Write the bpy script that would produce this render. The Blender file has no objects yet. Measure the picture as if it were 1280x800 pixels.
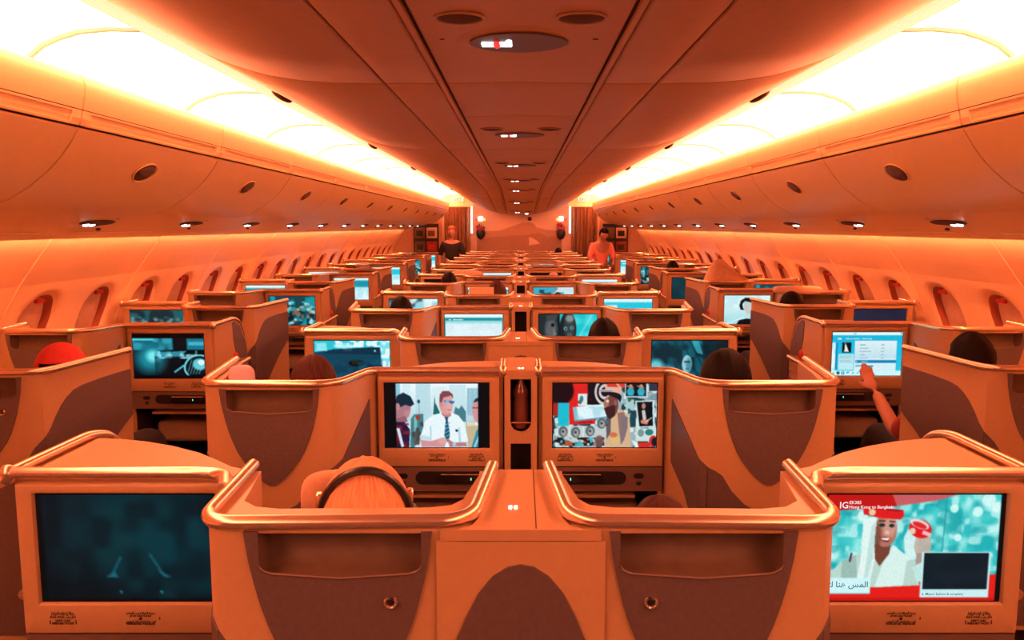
import bpy, bmesh, math, random, unicodedata
import numpy as np
from mathutils import Vector, Matrix

random.seed(7)
rng = np.random.RandomState(5)
SC = bpy.context.scene
COL = SC.collection
PI = math.pi

# ------------------------------------------------------------------ helpers
def tag(o, label=None, cat=None, group=None, kind=None):
    if label: o['label'] = label
    if cat: o['category'] = cat
    if group: o['group'] = group
    if kind: o['kind'] = kind
    return o

def empty(name, loc=(0, 0, 0), rz=0):
    o = bpy.data.objects.new(name, None)
    o.empty_display_size = 0.1
    o.location = loc
    o.rotation_euler = (0, 0, rz)
    COL.objects.link(o)
    return o

def link(name, me, parent=None, loc=None):
    o = bpy.data.objects.new(name, me)
    if parent: o.parent = parent
    if loc: o.location = loc
    COL.objects.link(o)
    return o

def finish(bm, name, mat, smooth=40, bevel=0, seg=2, m=1):
    if bevel:
        es = [e for e in bm.edges if len(e.link_faces) == 2 and e.calc_face_angle(0) > math.radians(35)]
        bmesh.ops.bevel(bm, geom=es, offset=bevel, segments=seg, affect='EDGES', profile=0.5, clamp_overlap=True)
    if m < 0:
        bmesh.ops.scale(bm, vec=(-1, 1, 1), verts=bm.verts)
    if smooth >= 0:
        bmesh.ops.recalc_face_normals(bm, faces=bm.faces)
    if smooth > 0:
        a = math.radians(smooth)
        for f in bm.faces: f.smooth = True
        for e in bm.edges:
            if len(e.link_faces) == 2 and e.calc_face_angle(0) > a: e.smooth = False
    me = bpy.data.meshes.new(name)
    bm.to_mesh(me)
    bm.free()
    for mm in (mat if isinstance(mat, (list, tuple)) else [mat]):
        me.materials.append(mm)
    return me

def obj(name, bm, mat, parent=None, **k):
    return link(name, finish(bm, name, mat, **k), parent)

def prism(bm, pts, lo, hi, plane='xy', mi=0):
    def P(a, b, c):
        return (a, b, c) if plane == 'xy' else ((a, c, b) if plane == 'xz' else (c, a, b))
    n = len(pts)
    A = [bm.verts.new(P(a, b, lo)) for a, b in pts]
    B = [bm.verts.new(P(a, b, hi)) for a, b in pts]
    fs = [bm.faces.new(A[::-1]), bm.faces.new(B)]
    for i in range(n):
        fs.append(bm.faces.new((A[i], A[(i + 1) % n], B[(i + 1) % n], B[i])))
    for f in fs: f.material_index = mi
    return fs

def box(bm, x0, x1, y0, y1, z0, z1, mi=0):
    return prism(bm, [(x0, y0), (x1, y0), (x1, y1), (x0, y1)], z0, z1, mi=mi)

def plate(bm, P0, P1, poly, t=0.004, mi=0):
    """thin plate on the vertical plane through P0->P1 (xy); poly in (fraction, z); grows to the right-hand side."""
    P0 = Vector(P0); P1 = Vector(P1); d = P1 - P0
    n = Vector((d.y, -d.x)).normalized()
    A = []; B = []
    for s, z in poly:
        p = P0 + d * s
        A.append(bm.verts.new((p.x, p.y, z)))
        q = p + n * t
        B.append(bm.verts.new((q.x, q.y, z)))
    k = len(poly)
    bm.faces.new(A[::-1]); bm.faces.new(B)
    for i in range(k):
        bm.faces.new((A[i], A[(i + 1) % k], B[(i + 1) % k], B[i]))

def fillet(pts, rads, n=6):
    """round the corners of a 3-D polyline"""
    pts = [Vector(p) for p in pts]
    out = [pts[0]]
    for i in range(1, len(pts) - 1):
        p, a, b = pts[i], pts[i - 1], pts[i + 1]
        r = rads if not isinstance(rads, (list, tuple)) else rads[i]
        da = (a - p); db = (b - p)
        r = min(r, da.length * .49, db.length * .49)
        s = p + da.normalized() * r; e = p + db.normalized() * r
        for k in range(n + 1):
            t = k / n
            out.append(s * (1 - t) ** 2 + p * 2 * t * (1 - t) + e * t * t)
    out.append(pts[-1])
    return out

def tube(bm, pts, r, seg=10, rz=None, mi=0):
    pts = [Vector(p) for p in pts]
    rings = []
    n = len(pts)
    prev = None
    for i, p in enumerate(pts):
        t = (pts[min(i + 1, n - 1)] - pts[max(i - 1, 0)]).normalized()
        if prev is None:
            up = Vector((0, 0, 1)) if abs(t.z) < .9 else Vector((1, 0, 0))
            a = t.cross(up).normalized()
        else:
            a = (prev - t * prev.dot(t)).normalized()
        prev = a
        b = a.cross(t)
        rr = r[i] if isinstance(r, (list, tuple)) else r
        rings.append([bm.verts.new(p + (a * math.cos(2 * PI * k / seg) + b * math.sin(2 * PI * k / seg)) * rr) for k in range(seg)])
    for i in range(n - 1):
        for k in range(seg):
            f = bm.faces.new((rings[i][k], rings[i][(k + 1) % seg], rings[i + 1][(k + 1) % seg], rings[i + 1][k]))
            f.material_index = mi
    bm.faces.new(rings[0][::-1]).material_index = mi
    bm.faces.new(rings[-1]).material_index = mi

def ellipsoid(bm, c, r, u=16, v=10, rot=None, fn=None):
    M = Matrix.Translation(c) @ (rot.to_4x4() if rot else Matrix.Identity(4)) @ Matrix.Diagonal((r[0], r[1], r[2], 1))
    res = bmesh.ops.create_uvsphere(bm, u_segments=u, v_segments=v, radius=1)
    for vt in res['verts']:
        if fn: vt.co = fn(vt.co)
        vt.co = M @ vt.co
    return res['verts']

def rbox(bm, x0, x1, y0, y1, z0, z1, b=.02, seg=2, rx=0, pivot=None):
    """soft box of its own inside a bmesh"""
    t = bmesh.new(); box(t, x0, x1, y0, y1, z0, z1)
    bmesh.ops.bevel(t, geom=t.edges[:], offset=b, segments=seg, affect='EDGES', profile=.5)
    if rx:
        bmesh.ops.rotate(t, cent=pivot or ((x0 + x1) / 2, (y0 + y1) / 2, (z0 + z1) / 2), matrix=Matrix.Rotation(rx, 3, 'X'), verts=t.verts)
    me = bpy.data.meshes.new('t'); t.to_mesh(me); t.free(); bm.from_mesh(me); bpy.data.meshes.remove(me)

def smoothstep(a, b, x):
    t = min(1, max(0, (x - a) / (b - a)))
    return t * t * (3 - 2 * t)

# ------------------------------------------------------------------ materials
def lin(c):
    return tuple(((x / 12.92) if x <= .04045 else ((x + .055) / 1.055) ** 2.4) for x in c)

def mat(name, col, rough=.5, metal=0, emis=None, es=0, noise=0, nscale=40, bump=0, spec=.5, coat=0):
    m = bpy.data.materials.new(name); m.use_nodes = True
    nt = m.node_tree; b = nt.nodes['Principled BSDF']
    b.inputs['Base Color'].default_value = (*col, 1)
    b.inputs['Roughness'].default_value = rough
    b.inputs['Metallic'].default_value = metal
    b.inputs['Specular IOR Level'].default_value = spec
    b.inputs['Coat Weight'].default_value = coat
    if emis:
        b.inputs['Emission Color'].default_value = (*emis, 1)
        b.inputs['Emission Strength'].default_value = es
    if noise or bump:
        tc = nt.nodes.new('ShaderNodeTexCoord')
        nz = nt.nodes.new('ShaderNodeTexNoise'); nz.inputs['Scale'].default_value = nscale; nz.inputs['Detail'].default_value = 3
        nt.links.new(tc.outputs['Object'], nz.inputs['Vector'])
        if noise:
            rp = nt.nodes.new('ShaderNodeValToRGB')
            rp.color_ramp.elements[0].position = .3; rp.color_ramp.elements[1].position = .7
            rp.color_ramp.elements[0].color = (*[c * (1 - noise) for c in col], 1)
            rp.color_ramp.elements[1].color = (*[min(1, c * (1 + noise)) for c in col], 1)
            nt.links.new(nz.outputs['Fac'], rp.inputs['Fac']); nt.links.new(rp.outputs['Color'], b.inputs['Base Color'])
        if bump:
            bp = nt.nodes.new('ShaderNodeBump'); bp.inputs['Strength'].default_value = bump; bp.inputs['Distance'].default_value = .002
            nt.links.new(nz.outputs['Fac'], bp.inputs['Height']); nt.links.new(bp.outputs['Normal'], b.inputs['Normal'])
    return m

M_CREAM = mat('cream_plastic', (.50, .315, .155), .38, noise=.03, nscale=60)
M_BIN = mat('bin_plastic', (.96, .73, .36), .42, noise=.02, nscale=30)
M_CEIL = mat('ceiling_plastic', (.60, .375, .20), .5, noise=.03, nscale=25)
M_WALL = mat('wall_plastic', (.96, .62, .36), .48, noise=.03, nscale=6)
M_DARK = mat('brown_panel', (.125, .090, .088), .42, noise=.10, nscale=90)
M_POCKET = mat('pocket_brown', (.17, .105, .065), .6, noise=.08)
M_CTRL = mat('control_brown', (.16, .10, .075), .45)
M_GOLD = mat('champagne_metal', (.90, .66, .47), .27, .85)
M_BLACK = mat('black_plastic', (.012, .010, .010), .4)
M_GLOSSBLACK = mat('gloss_black', (.012, .011, .011), .12)
M_GROOVE = mat('groove_dark', (.10, .05, .03), .8)
M_LEATHER = mat('beige_leather', (.50, .36, .26), .55, noise=.06, bump=.2)
M_WELL = mat('footwell_dark', (.03, .022, .018), .8)
M_CARPET = mat('dark_carpet', (.07, .045, .035), .95, noise=.4, nscale=150, bump=.5)
M_COVE = mat('cove_light', (.9, .85, .8), .6, emis=(1, .27, .145), es=14)
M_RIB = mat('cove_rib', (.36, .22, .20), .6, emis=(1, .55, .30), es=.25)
M_WASH = mat('wash_light', (.9, .8, .7), .6, emis=(1, .27, .11), es=150)
M_WHITEL = mat('white_lamp', (1, 1, 1), .4, emis=(1, .97, .93), es=5)
M_REDL = mat('red_lamp', (.8, .05, .03), .4, emis=(1, .03, .02), es=1.2)
M_GREENL = mat('green_lamp', (.05, .8, .4), .4, emis=(.1, 1, .6), es=1.5)
M_YELL = mat('yellow_lamp', (.9, .8, .1), .4, emis=(1, .8, .1), es=1.0)
M_RED = mat('red_fabric', (.55, .035, .03), .8, noise=.1, bump=.3)
M_REVEAL = mat('window_reveal', (.42, .10, .06), .5)
M_EDGEGLOW = mat('edge_trim_glow', (.85, .62, .45), .6, emis=(1, .42, .24), es=1.9)  # plain trim with emission added, brightens the strip and upper bin doors
M_SHADE = mat('window_shade', (.62, .36, .24), .6, noise=.08, nscale=14)
M_PANE = mat('window_pane', (.02, .02, .03), .08)
M_INK = mat('black_ink', (.025, .012, .008), .7)
M_CURTAIN = mat('gold_curtain', (.42, .23, .12), .8, noise=.12, nscale=20, bump=.3)
M_BULK = mat('bulkhead_cream', (.70, .44, .28), .6, noise=.03)
M_DUNE = mat('dune_brown', (.46, .25, .14), .7, noise=.06, nscale=12)
M_DUNE2 = mat('dune_shade', (.37, .19, .10), .7, noise=.06, nscale=12)
M_PAPER = mat('paper', (.75, .66, .56), .7)
M_PILLOW = mat('lilac_pillow', (.55, .42, .46), .8, bump=.3)
M_BLANKET = mat('tan_blanket', (.58, .36, .22), .9, noise=.1, bump=.5)
M_CARD = mat('buff_card', (.78, .55, .36), .7)
M_BOTTLE = mat('bottle_plastic', (.20, .075, .05), .15, spec=.6)
M_SKIN = mat('skin', (.62, .33, .24), .55)
M_SKIN2 = mat('skin_tan', (.44, .22, .15), .55)
def hair_mat(name, col, var):
    m = mat(name, col, .6, spec=.12); nt = m.node_tree; b = nt.nodes['Principled BSDF']
    tc = nt.nodes.new('ShaderNodeTexCoord'); sx = nt.nodes.new('ShaderNodeSeparateXYZ'); nt.links.new(tc.outputs['Object'], sx.inputs[0])
    def M(op, a, bb):
        n = nt.nodes.new('ShaderNodeMath'); n.operation = op
        for i, v in enumerate((a, bb)):
            if isinstance(v, (int, float)): n.inputs[i].default_value = v
            else: nt.links.new(v, n.inputs[i])
        return n.outputs[0]
    ang = M('ARCTAN2', sx.outputs[0], M('SUBTRACT', sx.outputs[1], .05))
    cb = nt.nodes.new('ShaderNodeCombineXYZ'); nt.links.new(M('MULTIPLY', ang, 9.0), cb.inputs[0]); nt.links.new(M('MULTIPLY', sx.outputs[2], 9.0), cb.inputs[1])
    nz = nt.nodes.new('ShaderNodeTexNoise'); nz.inputs['Scale'].default_value = 2.2; nz.inputs['Detail'].default_value = 5; nt.links.new(cb.outputs[0], nz.inputs['Vector'])
    rp = nt.nodes.new('ShaderNodeValToRGB'); rp.color_ramp.elements[0].position = .3; rp.color_ramp.elements[1].position = .7
    rp.color_ramp.elements[0].color = (*[c * (1 - var) for c in col], 1); rp.color_ramp.elements[1].color = (*[min(1, c * (1 + var)) for c in col], 1)
    nt.links.new(nz.outputs['Fac'], rp.inputs['Fac']); nt.links.new(rp.outputs['Color'], b.inputs['Base Color'])
    bp = nt.nodes.new('ShaderNodeBump'); bp.inputs['Strength'].default_value = .5; bp.inputs['Distance'].default_value = .004
    nt.links.new(nz.outputs['Fac'], bp.inputs['Height']); nt.links.new(bp.outputs['Normal'], b.inputs['Normal'])
    return m
M_HAIRK = hair_mat('black_hair', (.0045, .0035, .0035), 0.4)
M_HAIRB = hair_mat('brown_hair', (.06, .022, .016), 0.5)
M_HAIRY = hair_mat('blond_hair', (.72, .36, .18), 0.3)
M_HAIRR = hair_mat('auburn_hair', (.42, .15, .07), 0.35)
M_CLOTHK = mat('black_cloth', (.015, .013, .014), .85, bump=.3)
M_CLOTHS = mat('salmon_cloth', (.80, .25, .19), .8, bump=.3)
M_CLOTHG = mat('grey_cloth', (.10, .07, .07), .9, bump=.3)
M_CLOTHR = mat('maroon_cloth', (.30, .05, .04), .9, bump=.3)

M_SCREEN = bpy.data.materials.new('screen_picture'); M_SCREEN.use_nodes = True
_nt = M_SCREEN.node_tree; _b = _nt.nodes['Principled BSDF']
_b.inputs['Base Color'].default_value = (.004, .004, .005, 1); _b.inputs['Roughness'].default_value = .25; _b.inputs['Specular IOR Level'].default_value = .12
_at = _nt.nodes.new('ShaderNodeAttribute'); _at.attribute_name = 'Col'
_nt.links.new(_at.outputs['Color'], _b.inputs['Emission Color']); _b.inputs['Emission Strength'].default_value = 1.0

# ------------------------------------------------------------------ lettering
def arabic(s):
    """shape Arabic with presentation forms, in visual order"""
    NOJOIN = set('اأإآدذرزوةىء')
    out = []
    words = s.split(' ')
    for w in words:
        r = []
        i = 0
        while i < len(w):
            c = w[i]
            prev = i > 0 and w[i - 1] not in NOJOIN
            nxt = i + 1 < len(w) and c not in NOJOIN
            if c == 'ل' and i + 1 < len(w) and w[i + 1] in 'اأإ':
                base = unicodedata.name(w[i + 1]).replace('ARABIC LETTER ', 'ARABIC LIGATURE LAM WITH ')
                r.append(unicodedata.lookup(base + (' FINAL FORM' if prev else ' ISOLATED FORM'))); i += 2; continue
            nm = unicodedata.name(c)
            form = ' MEDIAL FORM' if prev and nxt else ' FINAL FORM' if prev else ' INITIAL FORM' if nxt else ' ISOLATED FORM'
            try: r.append(unicodedata.lookup(nm + form))
            except KeyError: r.append(c)
            i += 1
        out.append(''.join(r[::-1]))
    return ' '.join(out[::-1])

_tc = {}
def text_geo(s, bold=0.0):
    key = (s, bold)
    if key in _tc: return _tc[key]
    cu = bpy.data.curves.new('t', 'FONT'); cu.body = s; cu.size = 1; cu.resolution_u = 2; cu.offset = bold
    o = bpy.data.objects.new('t', cu); COL.objects.link(o)
    bpy.context.view_layer.update()
    me = o.evaluated_get(bpy.context.evaluated_depsgraph_get()).to_mesh()
    V = [tuple(v.co) for v in me.vertices]; F = [tuple(p.vertices) for p in me.polygons]
    o.to_mesh_clear(); bpy.data.objects.remove(o); bpy.data.curves.remove(cu)
    _tc[key] = (V, F)
    return V, F

def add_text(bm, s, x, z, y, h=None, w=None, align='l', bold=0.0, mi=0, col=None, layer=None):
    """lettering on an aft-facing plane; h = font size or w = wanted width"""
    V, F = text_geo(s, bold)
    if not V: return
    x0 = min(v[0] for v in V); x1 = max(v[0] for v in V)
    if h is None: h = w / (x1 - x0)
    sx = h if w is None else w / (x1 - x0)
    off = {'l': 0, 'c': -.5, 'r': -1}[align] * (x1 - x0) * sx
    vs = []
    for v in V:
        q = bm.verts.new((x + off + (v[0] - x0) * sx, y, z + v[1] * h))
        if layer is not None: q[layer] = (*col, 1)
        vs.append(q)
    for f in F:
        try:
            ff = bm.faces.new([vs[i] for i in f]); ff.material_index = mi
        except ValueError: pass

# ------------------------------------------------------------------ pictures for the screens
class Cv:
    """a small painter; coordinates 0..1, y downwards"""
    def __init__(s, W, H, bg=(0, 0, 0), ss=2):
        s.W, s.H, s.ss = W, H, ss
        s.a = np.zeros((H * ss, W * ss, 3)) + np.array(bg)
        ys, xs = np.mgrid[0:H * ss, 0:W * ss]
        s.x = (xs + .5) / (W * ss); s.y = (ys + .5) / (H * ss)
    def put(s, m, c, al=1.0):
        m = np.clip(m, 0, 1)[..., None] * al
        s.a = s.a * (1 - m) + np.array(c) * m
    def rect(s, x0, y0, x1, y1, c, al=1.0):
        s.put(((s.x >= x0) & (s.x <= x1) & (s.y >= y0) & (s.y <= y1)).astype(float), c, al)
    def ell(s, cx, cy, rx, ry, c, al=1.0, soft=0.0, rot=0):
        dx = (s.x - cx) * 1.6; dy = s.y - cy
        a = math.cos(rot); b = math.sin(rot)
        d = np.sqrt(((dx * a + dy * b) / (rx * 1.6)) ** 2 + ((-dx * b + dy * a) / ry) ** 2)
        s.put((d < 1).astype(float) if soft == 0 else np.clip((1 - d) / soft + .5, 0, 1), c, al)
    def poly(s, pts, c, al=1.0):
        m = np.zeros(s.x.shape, bool); n = len(pts)
        for i in range(n):
            (xa, ya), (xb, yb) = pts[i], pts[(i + 1) % n]
            if ya == yb: continue
            cond = ((ya > s.y) != (yb > s.y)) & (s.x < (xb - xa) * (s.y - ya) / (yb - ya) + xa)
            m ^= cond
        s.put(m.astype(float), c, al)
    def line(s, x0, y0, x1, y1, w, c, al=1.0):
        dx, dy = (x1 - x0) * 1.6, y1 - y0; L = math.hypot(dx, dy) + 1e-9
        nx, ny = -dy / L * w / 2 / 1.6, dx / L * w / 2
        s.poly([(x0 + nx, y0 + ny), (x1 + nx, y1 + ny), (x1 - nx, y1 - ny), (x0 - nx, y0 - ny)], c, al)
    def noise(s, sc, c, th=.5, soft=.15, al=1.0, box=(0, 0, 1, 1), seed=0, asp=1.6):
        r = np.random.RandomState(seed); g = r.rand(int(sc) + 3, int(sc * asp) + 3)
        u = s.x * sc * asp; v = s.y * sc
        i = u.astype(int); j = v.astype(int); fu = u - i; fv = v - j
        fu = fu * fu * (3 - 2 * fu); fv = fv * fv * (3 - 2 * fv)
        n = (g[j, i] * (1 - fu) + g[j, i + 1] * fu) * (1 - fv) + (g[j + 1, i] * (1 - fu) + g[j + 1, i + 1] * fu) * fv
        m = np.clip((n - th) / soft + .5, 0, 1)
        m = m * ((s.x >= box[0]) & (s.x <= box[2]) & (s.y >= box[1]) & (s.y <= box[3]))
        s.put(m, c, al)
    def vgrad(s, y0, y1, c0, c1, x0=0, x1=1):
        t = np.clip((s.y - y0) / (y1 - y0), 0, 1)[..., None]
        m = ((s.x >= x0) & (s.x <= x1) & (s.y >= y0) & (s.y <= y1)).astype(float)[..., None]
        s.a = s.a * (1 - m) + (np.array(c0) * (1 - t) + np.array(c1) * t) * m
    def out(s):
        k = s.ss
        b = s.a
        for q in range(2):
            p = np.pad(b, ((1, 1), (1, 1), (0, 0)), mode='edge'); b = (p[:-2, 1:-1] + p[2:, 1:-1] + p[1:-1, :-2] + p[1:-1, 2:] + 2 * p[1:-1, 1:-1]) / 6
        r = np.random.RandomState(3); g = r.rand(s.H, s.W, 1).repeat(k, 0).repeat(k, 1) - .5
        s.a = b * (1 + .07 * g)
        a = s.a.reshape(s.H, k, s.W, k, 3).mean((1, 3))
        a = np.clip(a, 0, 1)
        return np.where(a <= .04045, a / 12.92, ((a + .055) / 1.055) ** 2.4)

def C(*v): return tuple(x / 255 for x in v)

def screen_mesh(name, cv, x0, x1, z0, z1, y, texts=()):
    img = cv.out(); H, W = img.shape[:2]
    xs = np.linspace(x0, x1, W); zs = np.linspace(z1, z0, H)
    co = np.zeros((H, W, 3)); co[..., 0] = xs[None, :]; co[..., 1] = y; co[..., 2] = zs[:, None]
    bm = bmesh.new(); L = bm.verts.layers.float_color.new('Col')
    vs = []
    cf = co.reshape(-1, 3); im = img.reshape(-1, 3)
    for p, c in zip(cf.tolist(), im.tolist()):
        v = bm.verts.new(p); v[L] = (*c, 1); vs.append(v)
    for j in range(H - 1):
        for i in range(W - 1):
            a = j * W + i
            bm.faces.new((vs[a], vs[a + W], vs[a + W + 1], vs[a + 1]))
    for (s, fx, fy, hh, col, al, bold) in texts:
        add_text(bm, s, x0 + (x1 - x0) * fx, z1 + (z0 - z1) * fy, y - .0006, h=hh * (z1 - z0), align=al, bold=bold, col=lin(col), layer=L)
    me = bpy.data.meshes.new(name); bm.to_mesh(me); bm.free(); me.materials.append(M_SCREEN)
    return me

W_, K_ = C(240, 252, 255), C(4, 10, 14)
def pic_dark_teal():
    c = Cv(110, 70, C(2, 22, 28)); c.vgrad(0, 1, C(2, 26, 34), C(1, 20, 26))
    c.ell(.62, .40, .42, .45, C(0, 62, 70), .75, 1.0); c.ell(.85, .7, .3, .4, C(0, 50, 60), .6, 1.0)
    c.noise(7, C(0, 12, 18), .5, .5, .5, seed=1)
    c.line(.46, .58, .40, .76, .02, C(20, 105, 122), .7); c.poly([(.37, .77), (.42, .72), (.44, .77)], C(30, 110, 125), .8)
    c.line(.62, .55, .70, .76, .02, C(20, 105, 122), .7); c.poly([(.66, .70), (.74, .77), (.70, .77)], C(30, 110, 125), .8)
    c.ell(.45, .91, .007, .012, C(40, 150, 170)); c.ell(.68, .91, .007, .012, C(40, 150, 170))
    c.rect(0, 0, .03, 1, C(1, 8, 10), .8); c.rect(0, .97, 1, 1, C(1, 6, 8), .8)
    return c, []

def pic_attendants():
    c = Cv(200, 125, C(70, 205, 205)); c.x = np.clip(c.x * 1.051 - .051, 0, 1)
    c.noise(5, C(25, 175, 182), .45, .4, .9, seed=3); c.noise(9, C(160, 238, 232), .6, .3, .85, seed=4)
    c.noise(16, C(205, 250, 245), .66, .2, .7, seed=5); c.noise(12, C(10, 150, 158), .68, .2, .5, seed=8)
    for (x, y, r) in [(.73, .40, .022), (.16, .2, .03), (.90, .05, .04), (.84, .16, .03), (.95, .12, .03), (.7, .13, .025)]:
        c.ell(x, y, r, r * 1.6, C(215, 252, 248), .9, .3)
    c.line(.655, .0, .64, .62, .012, C(20, 150, 155), .8)
    # red band at the top and red foot
    c.poly([(0, 0), (.72, 0), (.60, .055), (.33, .115), (0, .15)], C(196, 25, 22))
    c.poly([(.33, .0), (.72, 0), (.60, .055), (.36, .11)], C(205, 150, 160), .55)
    c.poly([(0, .86), (.24, .86), (.62, .80), (1, .74), (1, 1), (0, 1)], C(228, 32, 26))
    c.rect(0, .97, 1, 1, C(190, 20, 18), .7)
    # woman in front
    c.poly([(.0, .86), (.0, .70), (.05, .62), (.13, .56), (.22, .52), (.42, .55), (.49, .62), (.52, .85), (.25, .87)], C(185, 215, 205))
    c.poly([(.05, .62), (.13, .56), (.15, .86), (.05, .86)], C(140, 178, 170), .7)
    c.poly([(.30, .60), (.35, .47), (.44, .58), (.42, .85), (.25, .87)], C(215, 242, 236))
    c.poly([(.235, .48), (.28, .40), (.335, .46), (.33, .55), (.275, .67), (.235, .58)], C(120, 66, 52))
    c.ell(.30, .335, .068, .155, C(176, 116, 98)); c.ell(.325, .30, .04, .10, C(214, 160, 140), .8, .6)
    c.ell(.25, .39, .025, .12, C(110, 62, 50), .7, .5)
    c.ell(.277, .285, .018, .017, C(30, 45, 50)); c.ell(.335, .29, .017, .017, C(30, 45, 50))
    c.line(.257, .245, .297, .245, .012, C(60, 30, 25)); c.line(.32, .25, .355, .255, .012, C(60, 30, 25))
    c.poly([(.262, .395), (.335, .40), (.318, .445), (.285, .435)], C(130, 20, 25)); c.poly([(.27, .402), (.33, .406), (.315, .428), (.285, .422)], C(245, 240, 235))
    c.ell(.308, .355, .016, .02, C(235, 190, 175), .8, .5)
    c.poly([(.165, .22), (.245, .205), (.237, .45), (.245, .60), (.22, .85), (.135, .86), (.16, .60)], C(225, 246, 242))
    c.poly([(.215, .30), (.24, .25), (.232, .6), (.20, .85), (.18, .85)], C(170, 210, 206), .6)
    c.poly([(.16, .135), (.24, .115), (.40, .145), (.405, .20), (.385, .235), (.25, .215), (.165, .185)], C(226, 30, 32))
    c.poly([(.24, .115), (.40, .145), (.37, .16), (.28, .14)], C(170, 15, 20)); c.ell(.215, .165, .02, .03, C(225, 205, 160))
    c.line(.105, .545, .095, .63, .018, C(80, 20, 45))
    # second woman
    c.poly([(.44, .30), (.50, .33), (.50, .60), (.43, .62), (.41, .40)], C(218, 246, 242), .9)
    c.ell(.525, .47, .05, .13, C(196, 176, 160), .9); c.poly([(.49, .55), (.55, .55), (.52, .64), (.49, .66)], C(170, 150, 138))
    c.poly([(.47, .68), (.56, .60), (.64, .7), (.62, .80), (.50, .82)], C(196, 232, 226), .8)
    c.ell(.505, .32, .07, .085, C(226, 30, 36), 1, 0, .35); c.ell(.50, .275, .06, .04, C(240, 225, 225), .9, 0, .35); c.ell(.50, .285, .045, .025, C(226, 40, 46), 1, 0, .35)
    c.line(.52, .35, .57, .38, .035, C(245, 225, 225), .8); c.ell(.46, .34, .018, .03, C(235, 225, 200), .9)
    # caption boxes
    c.rect(0, .78, .225, .925, C(205, 246, 248)); c.rect(.0, .925, .225, .932, C(120, 190, 195))
    c.rect(.525, .535, .935, .965, C(200, 240, 244)); c.rect(.537, .545, .925, .888, C(14, 34, 44)); c.noise(9, C(10, 26, 34), .5, .5, .6, (.537, .545, .925, .888), 6)
    c.rect(.975, 0, 1, 1, C(6, 10, 14))
    t = [('FLYING', .055, .125, .075, C(255, 240, 238), 'r', .01), ('EK385', .120, .085, .042, C(255, 235, 232), 'l', .012),
         ('Hong Kong to Bangkok', .120, .127, .042, C(255, 235, 232), 'l', .012),
         (arabic('المس هنا لتبدأ'), .248, .87, .078, C(70, 105, 120), 'r', .015),
         ('A Mood, Kolkata & Dhaka', .535, .945, .032, C(40, 70, 85), 'l', .01)]
    t[-1] = ('6. Mixed, fashion & complete', .56, .945, .032, C(40, 70, 85), 'l', .01)
    t[0] = ('IG', .113, .125, .085, C(255, 240, 238), 'r', .01)
    return c, t

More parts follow.
